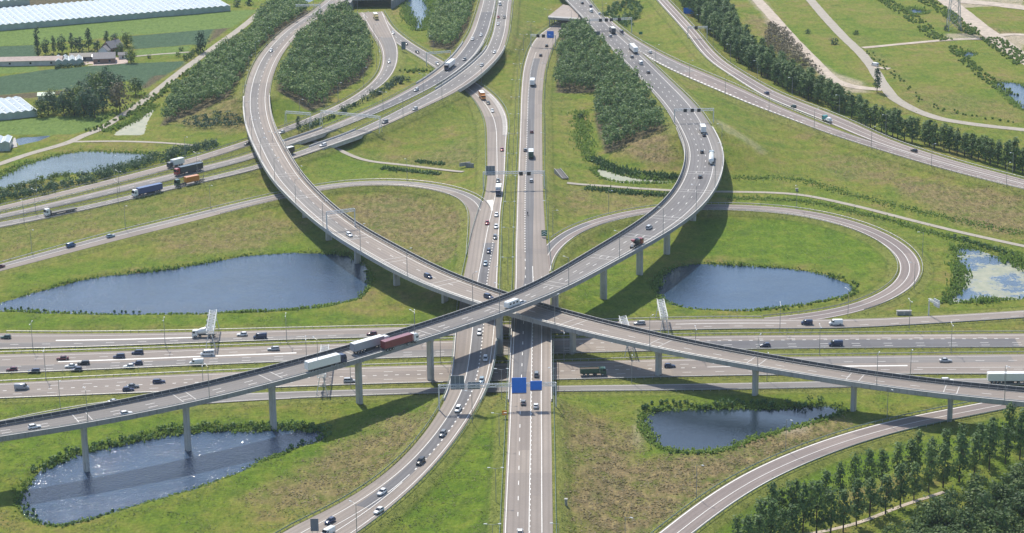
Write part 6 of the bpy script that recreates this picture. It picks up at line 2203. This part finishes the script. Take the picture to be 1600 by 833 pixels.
        MB().loft(rings([(b + .3, .8, .7, 1.3, 1.9), (b + 1.2, .85, .65, 1.2, 2.6), (b + 2.8, .85, .65, 1.2, 2.6), (b + 3.6, .85, .75, 1.2, 2.0), (b + 4.3, .75, .6, 1.3, 1.8)])).build('load', pm('white'), t, True)
    return t


def caravan():
    t = thing('caravan', 'caravan', 'caravan')
    MB().loft(rings([(-3.4, 1.05, 1.0, .55, 2.3), (-3.1, 1.12, 1.06, .45, 2.65), (2.6, 1.12, 1.06, .45, 2.65), (3.2, 1.1, 1.04, .5, 2.3), (3.5, 1.05, 1.0, .6, 1.5)])).build('body', pm('white'), t)
    for s in (-1, 1):
        for x in (-2.1, -.2, 1.7):
            MB().box((x, s * 1.095, 1.75), (1.0, .06, .6)).build('window', M['glass'], t)
    MB().box((3.3, 0, 1.85), (.12, 1.5, .55)).build('window', M['glass'], t)
    MB().box((4.1, 0, .5), (1.4, .14, .12)).build('drawbar', M['chassis'], t)
    wheels(t, (-.3,), 1.1, .33)
    return t


def bike():
    t = thing('motorcycle', 'motorcycle', 'motorcycle')
    for x in (-.7, .75):
        MB().tube((x, -.07, .32), (x, .07, .32), .32, .32, 12).build('wheel', M['tyre'], t)
    MB().loft(rings([(-.9, .12, .08, .7, .9), (-.3, .2, .15, .35, .85), (.2, .22, .18, .3, 1.0), (.75, .16, .1, .6, 1.05)])).build('body', pm('navy'), t)
    MB().tube((.55, -.38, 1.12), (.55, .38, 1.12), .03, .03, 5).build('handlebar', M['chassis'], t)
    return t


VP = {}


def vproto(kind, c1, c2=None, c3=None):
    if kind in ('semi', 'container', 'flatbed', 'tanker', 'box', 'dump', 'mixer', 'tow'):
        return truck(kind, c1, c2, c3)
    if kind == 'caravan':
        return caravan()
    if kind == 'bike':
        return bike()
    n = {'van': 'delivery_van', 'minibus': 'minibus', 'smallvan': 'small_van'}.get(kind, 'car')
    t = thing(n, 'car', {'van': 'van', 'minibus': 'minibus', 'smallvan': 'van'}.get(kind, 'car'))
    car_body(t, kind, c1)
    return t


VH = {'semi': 2.0, 'container': 2.0, 'box': 1.9, 'dump': 1.6, 'mixer': 1.7, 'tanker': 1.8, 'flatbed': 1.2, 'caravan': 1.4, 'van': 1.0, 'minibus': 1.0, 'tow': 1.4, 'bike': .7}
DIR = {'A': 1, 'B': -1, 'N': 1, 'S': 1, 'E1': -1, 'E2': -1, 'E3': 1, 'E4': 1, 'C1': 1, 'C2': 1, 'C3': 1, 'LL': 1, 'LR': 1, 'U1': -1, 'X': -1, 'RR': 1}


def vehicle(cr_, x, y, kind, cols, key, label, turn=0.0):
    px = Z(cr_, x, y)
    k2 = (kind,) + tuple(cols.split('/'))
    if key in R:
        r = R[key]
        z = r.C[r.near_px(*px), 2]
        for _ in range(4):
            p = unproj(px, z + VH.get(kind, .7))[0]
            j = r.near_xy(p)
            z = r.C[j, 2]
        tg = r.tg[j] * DIR[key]
        ang = math.atan2(tg[1], tg[0])
        z = z + ZOFF[key] + .035
    else:
        p = ground_px([px])[0]
        z, ang = p[2] + .1, 0.0
    ang += turn
    pos_ = (p[0], p[1], z)
    if k2 not in VP:
        t = vproto(*k2)
        VP[k2] = t
        t.location, t.rotation_euler = pos_, (0, 0, ang)
        t['label'] = label
    else:
        t = copy_tree(VP[k2], label, pos_, ang)
    t['group'] = 'lorries on the motorways' if t['category'] == 'lorry' else 'cars and vans on the motorways'
    return t


VEH = '''
10 93 313 estate white A|white car alone on the curved road, upper left
20 435 18 hatch dark B|dark car farthest up on the main motorway at the top edge
20 490 65 van white B|white van under the top gantry on the main motorway
20 488 37 hatch navy B|dark blue car just ahead of the white van at the top
20 541 84 small white B|small white car between the lanes near the top gantry
20 610 221 estate silver B|silver car beside the dark box lorry near the top
20 622 186 box tdark/tdark B|dark blue box lorry on the main motorway near the top gantry
20 678 196 van navy B|dark van just right of the dark box lorry
20 752 300 semi tdark/white B|articulated lorry with a white trailer at the start of the white gore
20 855 322 hatch white X|white car on the slip road right of the white articulated lorry
20 743 351 hatch grey B|grey car left behind the white articulated lorry
20 798 388 van white B|white van in the middle lane following the white lorry
20 845 447 hatch black B|black car behind the white van on the main motorway
20 1182 797 box ltgrey/white B|white box lorry on the high flyover just past the three-sign gantry
21 1190 3 hatch dark B|dark car at the gantry end of the high flyover
21 1178 107 hatch black B|black car left of the white tanker on the curve
21 1236 145 tanker paleblue/white B|white tanker lorry on the curve of the high flyover
21 1167 261 hatch black B|black car alone below the tanker on the curve
21 850 575 mpv silver B|silver car just ahead of the red-cabbed mixer
21 772 672 mixer red/black B|concrete mixer with red cab and black drum on the high flyover
22 58 206 estate white B|white car towing the caravan over the crossing
22 0 214 caravan white B|white caravan towed over the crossing point of the flyovers
12 1067 45 mpv navy A|dark blue car on the lower flyover left of the crossing
12 1442 172 suv navy A|dark car with pale bonnet just before the flyover crossing
12 708 466 semi white/ltgrey B|articulated lorry with grey trailer, left of the red container
12 888 450 container white/cont_red B|articulated lorry with white cab carrying a dark red container
12 433 580 semi navy/white B|articulated lorry with a long white trailer and dark cab on the high flyover
12 718 401 hatch maroon E1|dark red car behind the flyover lorries
12 25 418 van navy E1|dark van behind the white car on the topmost crosswise road
12 108 495 estate silver E2|silver car on the second crosswise road before the lorries
12 580 693 mpv silver E3|silver car just under the high flyover, left of its pier
12 1385 393 estate white S|white car leaving the shade of the crossing southbound
12 1422 555 estate silver S|silver car in the flyover shadow southbound
12 1398 690 estate paleblue S|pale blue car just before the long gantry southbound
22 152 652 mpv grey N|grey car just beyond the blue sign boards northbound
23 70 20 hatch grey N|dark grey car below the larger blue board northbound
23 148 41 hatch white N|white car below the smaller blue board northbound
23 50 822 hatch white N|white car at the bottom edge of the straight road
22 790 335 estate silver E1|silver car half in shade right of the crossing
22 978 600 hatch navy E3|dark blue car right of the flyover pier on the third crosswise road
22 502 636 dump dkgreen/dkgreen E3|dark green tipper lorry in the shade under the right flyover
22 1568 472 hatch navy E2|dark car on the second crosswise road right of centre
32 240 335 smallvan navy E1|dark small van at the merge of the right loop
32 420 333 van white E1|white van with side windows right of the loop merge
32 420 463 van navy E2|dark blue van on the second crosswise road at right
32 1100 567 sedan silver E3|silver saloon on the third crosswise road at right
32 1112 690 estate white E4|white car seen over the right flyover railing
32 1500 678 semi white/white E4|white articulated lorry at the right edge behind the flyover
02 35 422 hatch dkgreen E1|dark green car at the left edge on the topmost crosswise road
02 388 553 sedan maroon E2|dark red saloon in the far lane at left, second crosswise road
02 738 542 mpv navy E2|dark car first behind the two in the far lane at left
02 852 518 mpv navy E2|large dark car in the farthest lane of the second crosswise road
02 73 622 hatch maroon E2|dark red small car nearest the left edge
02 210 632 estate navy E2|dark car in the near lane behind the dark red small one
02 440 602 sedan white E2|white saloon in the left group of three
02 517 583 estate black E2|black estate, farthest of the left group of three
02 475 622 hatch navy E2|dark blue car nearest of the left group of three
02 798 603 hatch white E2|white hatchback of the pair on the second crosswise road
02 850 583 hatch navy E2|dark car of the pair, just behind the white hatchback
02 1285 522 minibus white E2|white minibus with a row of side windows at left
02 1218 578 van white E2|white van in the near lane below the minibus
02 135 732 van ltgrey E3|pale grey van on the third crosswise road at far left
02 822 726 sedan grey E3|grey saloon, farther of the pair on the third crosswise road
02 795 745 hatch navy E3|dark hatchback, nearer of the pair on the third crosswise road
02 985 697 estate navy E3|dark estate ahead of the pair on the third crosswise road
02 1265 397 mixer white/white E1|white concrete mixer under the end-on gantry at left
02 1500 405 hatch white E1|white hatchback behind the white concrete mixer
03 213 171 hatch white B|white car nearest the left edge on the high flyover
03 782 88 hatch white B|white hatchback second from the left on the high flyover
03 708 16 sedan silver E4|silver car seen over the left flyover railing
13 1252 63 mpv white S|white car below the long gantry southbound
13 1157 214 estate grey S|grey car in the middle of the southbound curve
13 1020 388 suv black S|black pickup-like car on the southbound curve
13 780 577 hatch white S|white car with dark rear on the curve near the arrow
13 760 692 hatch white S|white car right of the painted split at the bottom
13 458 755 hatch navy S|dark blue car leftmost on the bottom curve
13 445 826 van white S|white van cut by the bottom edge
01 1088 176 box tdark/white C1|white box lorry on the topmost left carriageway
01 1168 215 semi red/tdark C2|articulated lorry with red cab and dark trailer at left
01 1175 283 container dkgreen/orange/short C3|lorry with green cab carrying a short orange container
01 912 346 semi white/tblue C3|articulated lorry with white cab and blue trailer at left
01 375 475 flatbed white/black C3|articulated lorry with white cab and empty flat trailer
01 440 686 smallvan blue LL|blue van on the left loop ramp
01 686 627 hatch paleblue LL|pale blue car ahead of the blue van on the left ramp
01 1532 55 hatch dark C1|dark car passing under the curved flyover at left
01 3 815 hatch maroon LL|dark red car at the left edge of the loop ramp
11 415 65 estate white C3|white car beside the curved flyover on the near carriageway
11 188 108 box black/black C3|dark lorry half hidden by the curved flyover railing
11 578 620 estate white A|white car under the white gantry on the lower flyover
11 1525 93 hatch red S|red car on the straight southbound road, topmost
11 1500 287 hatch grey S|grey car close behind the white box lorry southbound
11 1503 345 box navy/white S|white box lorry with blue cab southbound
11 1490 497 hatch white S|first white car below the box lorry southbound
11 1488 570 hatch white S|second white car below the box lorry southbound
11 1433 547 hatch red S|red car on the left loop where it merges southbound
11 1482 635 estate grey S|grey car third below the box lorry southbound
11 1443 722 estate navy S|dark car in the merging lane southbound
11 1422 800 hatch paleblue S|pale blue car in the merging lane before the flyover
21 118 118 box dkgreen/dkgreen N|lorry with white roof and green rear on the straight northbound road
21 82 95 hatch grey N|grey car left of the green lorry northbound
21 120 285 estate silver N|silver car just below the two matrix signs northbound
20 302 186 hatch dark N|dark car at the tunnel portal
20 215 282 hatch dark N|dark car below the portal gantry, farther of two
20 178 341 hatch dark N|dark car below the portal gantry, nearer of two
20 127 508 box ltgrey/white N|white lorry on the straight road beside the upper wood
20 122 815 hatch maroon N|dark red car on the straight road beside the upper meadow
10 742 102 box yellow/yellow S|yellow box lorry leaving the underpass at the top
10 850 203 hatch white S|white car behind the yellow lorry on the slip road
10 930 271 hatch dark S|dark car, first of two beside the split of slip roads
10 1000 321 hatch dark S|dark car, second of two beside the split of slip roads
10 1125 394 hatch silver S|silver car before the carriageways' bridge
10 825 381 hatch white C1|white car on the inner slip road beside the dense plantation
10 158 817 hatch white C1|white car entering under the curved flyover
10 1200 402 semi navy/white C2|white articulated lorry on the skewed bridge
10 1395 216 hatch white C2|white car on the upper carriageway, farther of two
10 1342 241 hatch white C2|white car on the upper carriageway, nearer of two
10 1292 367 hatch grey C2|grey car behind the white lorry on the bridge
10 993 556 estate silver C2|silver car on the upper carriageway before the long gantry
10 985 674 estate silver C3|silver car on the near carriageway before the long gantry
10 800 755 suv grey C3|grey car just past the right leg of the long gantry
10 1400 403 hatch silver C3|silver car on the outer bridge carriageway, nearer of two
10 1478 322 hatch white C3|white car on the outer bridge carriageway, farther of two
10 1500 148 hatch white C3|white car on the double carriageway at the top, near lane
10 1502 105 hatch red C3|red car on the double carriageway at the top
10 1540 106 hatch dark C3|dark car on the double carriageway at the top
10 1512 23 van white C3|white van at the top edge of the double carriageway
10 1402 592 box orange/orange S|orange lorry coming out from under the skewed bridge
10 1440 638 hatch dark S|dark car behind the orange lorry
10 1465 686 hatch white S|white car beside the striped edge below the orange lorry
30 -8 575 hatch navy U1|dark blue car on the upper right road beside the poplar belt
30 158 658 hatch dkgreen U1|dark green car on the upper right road
30 368 738 tow teal/white U1|recovery lorry with teal cab carrying a white car, upper right
30 662 410 van white -|white van on the country road by the lone tree
31 905 99 hatch black U1|black open car on the upper right road beside the poplar row
'''
COL['offw'] = (.7, .7, .7)
COL['short'] = COL['black']
for ln in VEH.strip().splitlines():
    a, lab = ln.split('|')
    cr_, x, y, kind, cols, key = a.split()
    vehicle(cr_, float(x), float(y), kind, cols, key, lab, 2.1 if key == '-' else 0.0)
# the cyclist-sized pair: motorcycle with its rider
mt = vehicle('21', 97, 493, 'bike', 'navy', 'N', 'motorcycle in the left lane of the straight northbound road')
rd = bpy.data.meshes.new('person')
vs = [(0, 0, .95), (.05, 0, 1.2), (.15, 0, 1.45), (.2, 0, 1.58), (.24, 0, 1.72), (.1, .2, 1.42), (.3, .26, 1.2), (.55, .28, 1.12), (.1, -.2, 1.42), (.3, -.26, 1.2), (.55, -.28, 1.12),
      (.05, .14, .92), (.4, .22, .85), (.15, .2, .42), (.05, -.14, .92), (.4, -.22, .85), (.15, -.2, .42)]
es = [(0, 1), (1, 2), (2, 3), (3, 4), (2, 5), (5, 6), (6, 7), (2, 8), (8, 9), (9, 10), (0, 11), (11, 12), (12, 13), (0, 14), (14, 15), (15, 16)]
rd.from_pydata(vs, es, [])
rd.materials.append(pm('black'))
ro = link('person', rd)
sk = ro.modifiers.new('skin', 'SKIN')
for i, v in enumerate(rd.skin_vertices[0].data):
    q = (.15, .16, .17, .07, .14, .08, .06, .045, .08, .06, .045, .11, .09, .06, .11, .09, .06)[i]
    v.radius = (q, q)
    v.use_root = i == 0
ro.modifiers.new('sub', 'SUBSURF').levels = 1
ro.location, ro.rotation_euler = mt.location, mt.rotation_euler
tag(ro, 'motorcyclist in dark clothes and helmet riding the motorcycle', 'person')
# painted gore between the left loop and the southbound road
patch('11 1428,408 1472,405 1469,470 1464,512 1452,450', R['S'].C[R['S'].near_px(768, 325), 2] + .06, M['line_yellowish'], 'road_gore')
patch('20 655,215 668,222 775,303 760,302', 7.0, M['line'], 'road_gore')
# ------------------------------------------------------------------ air: thin summer haze
hz = bpy.data.materials.new('summer_haze')
hz.use_nodes = True
nt = hz.node_tree
nt.nodes.remove(nt.nodes['Principled BSDF'])
pv = nt.nodes.new('ShaderNodeVolumePrincipled')
pv.inputs['Color'].default_value = (0.72, 0.87, 1.0, 1)
pv.inputs['Density'].default_value = 0.000040
pv.inputs['Anisotropy'].default_value = 0.1
nt.links.new(pv.outputs[0], nt.nodes['Material Output'].inputs['Volume'])
hb = MB().box((0, 5500, 137.0), (18200, 17200, 284.0)).build('haze', hz)
hb['kind'] = 'stuff'
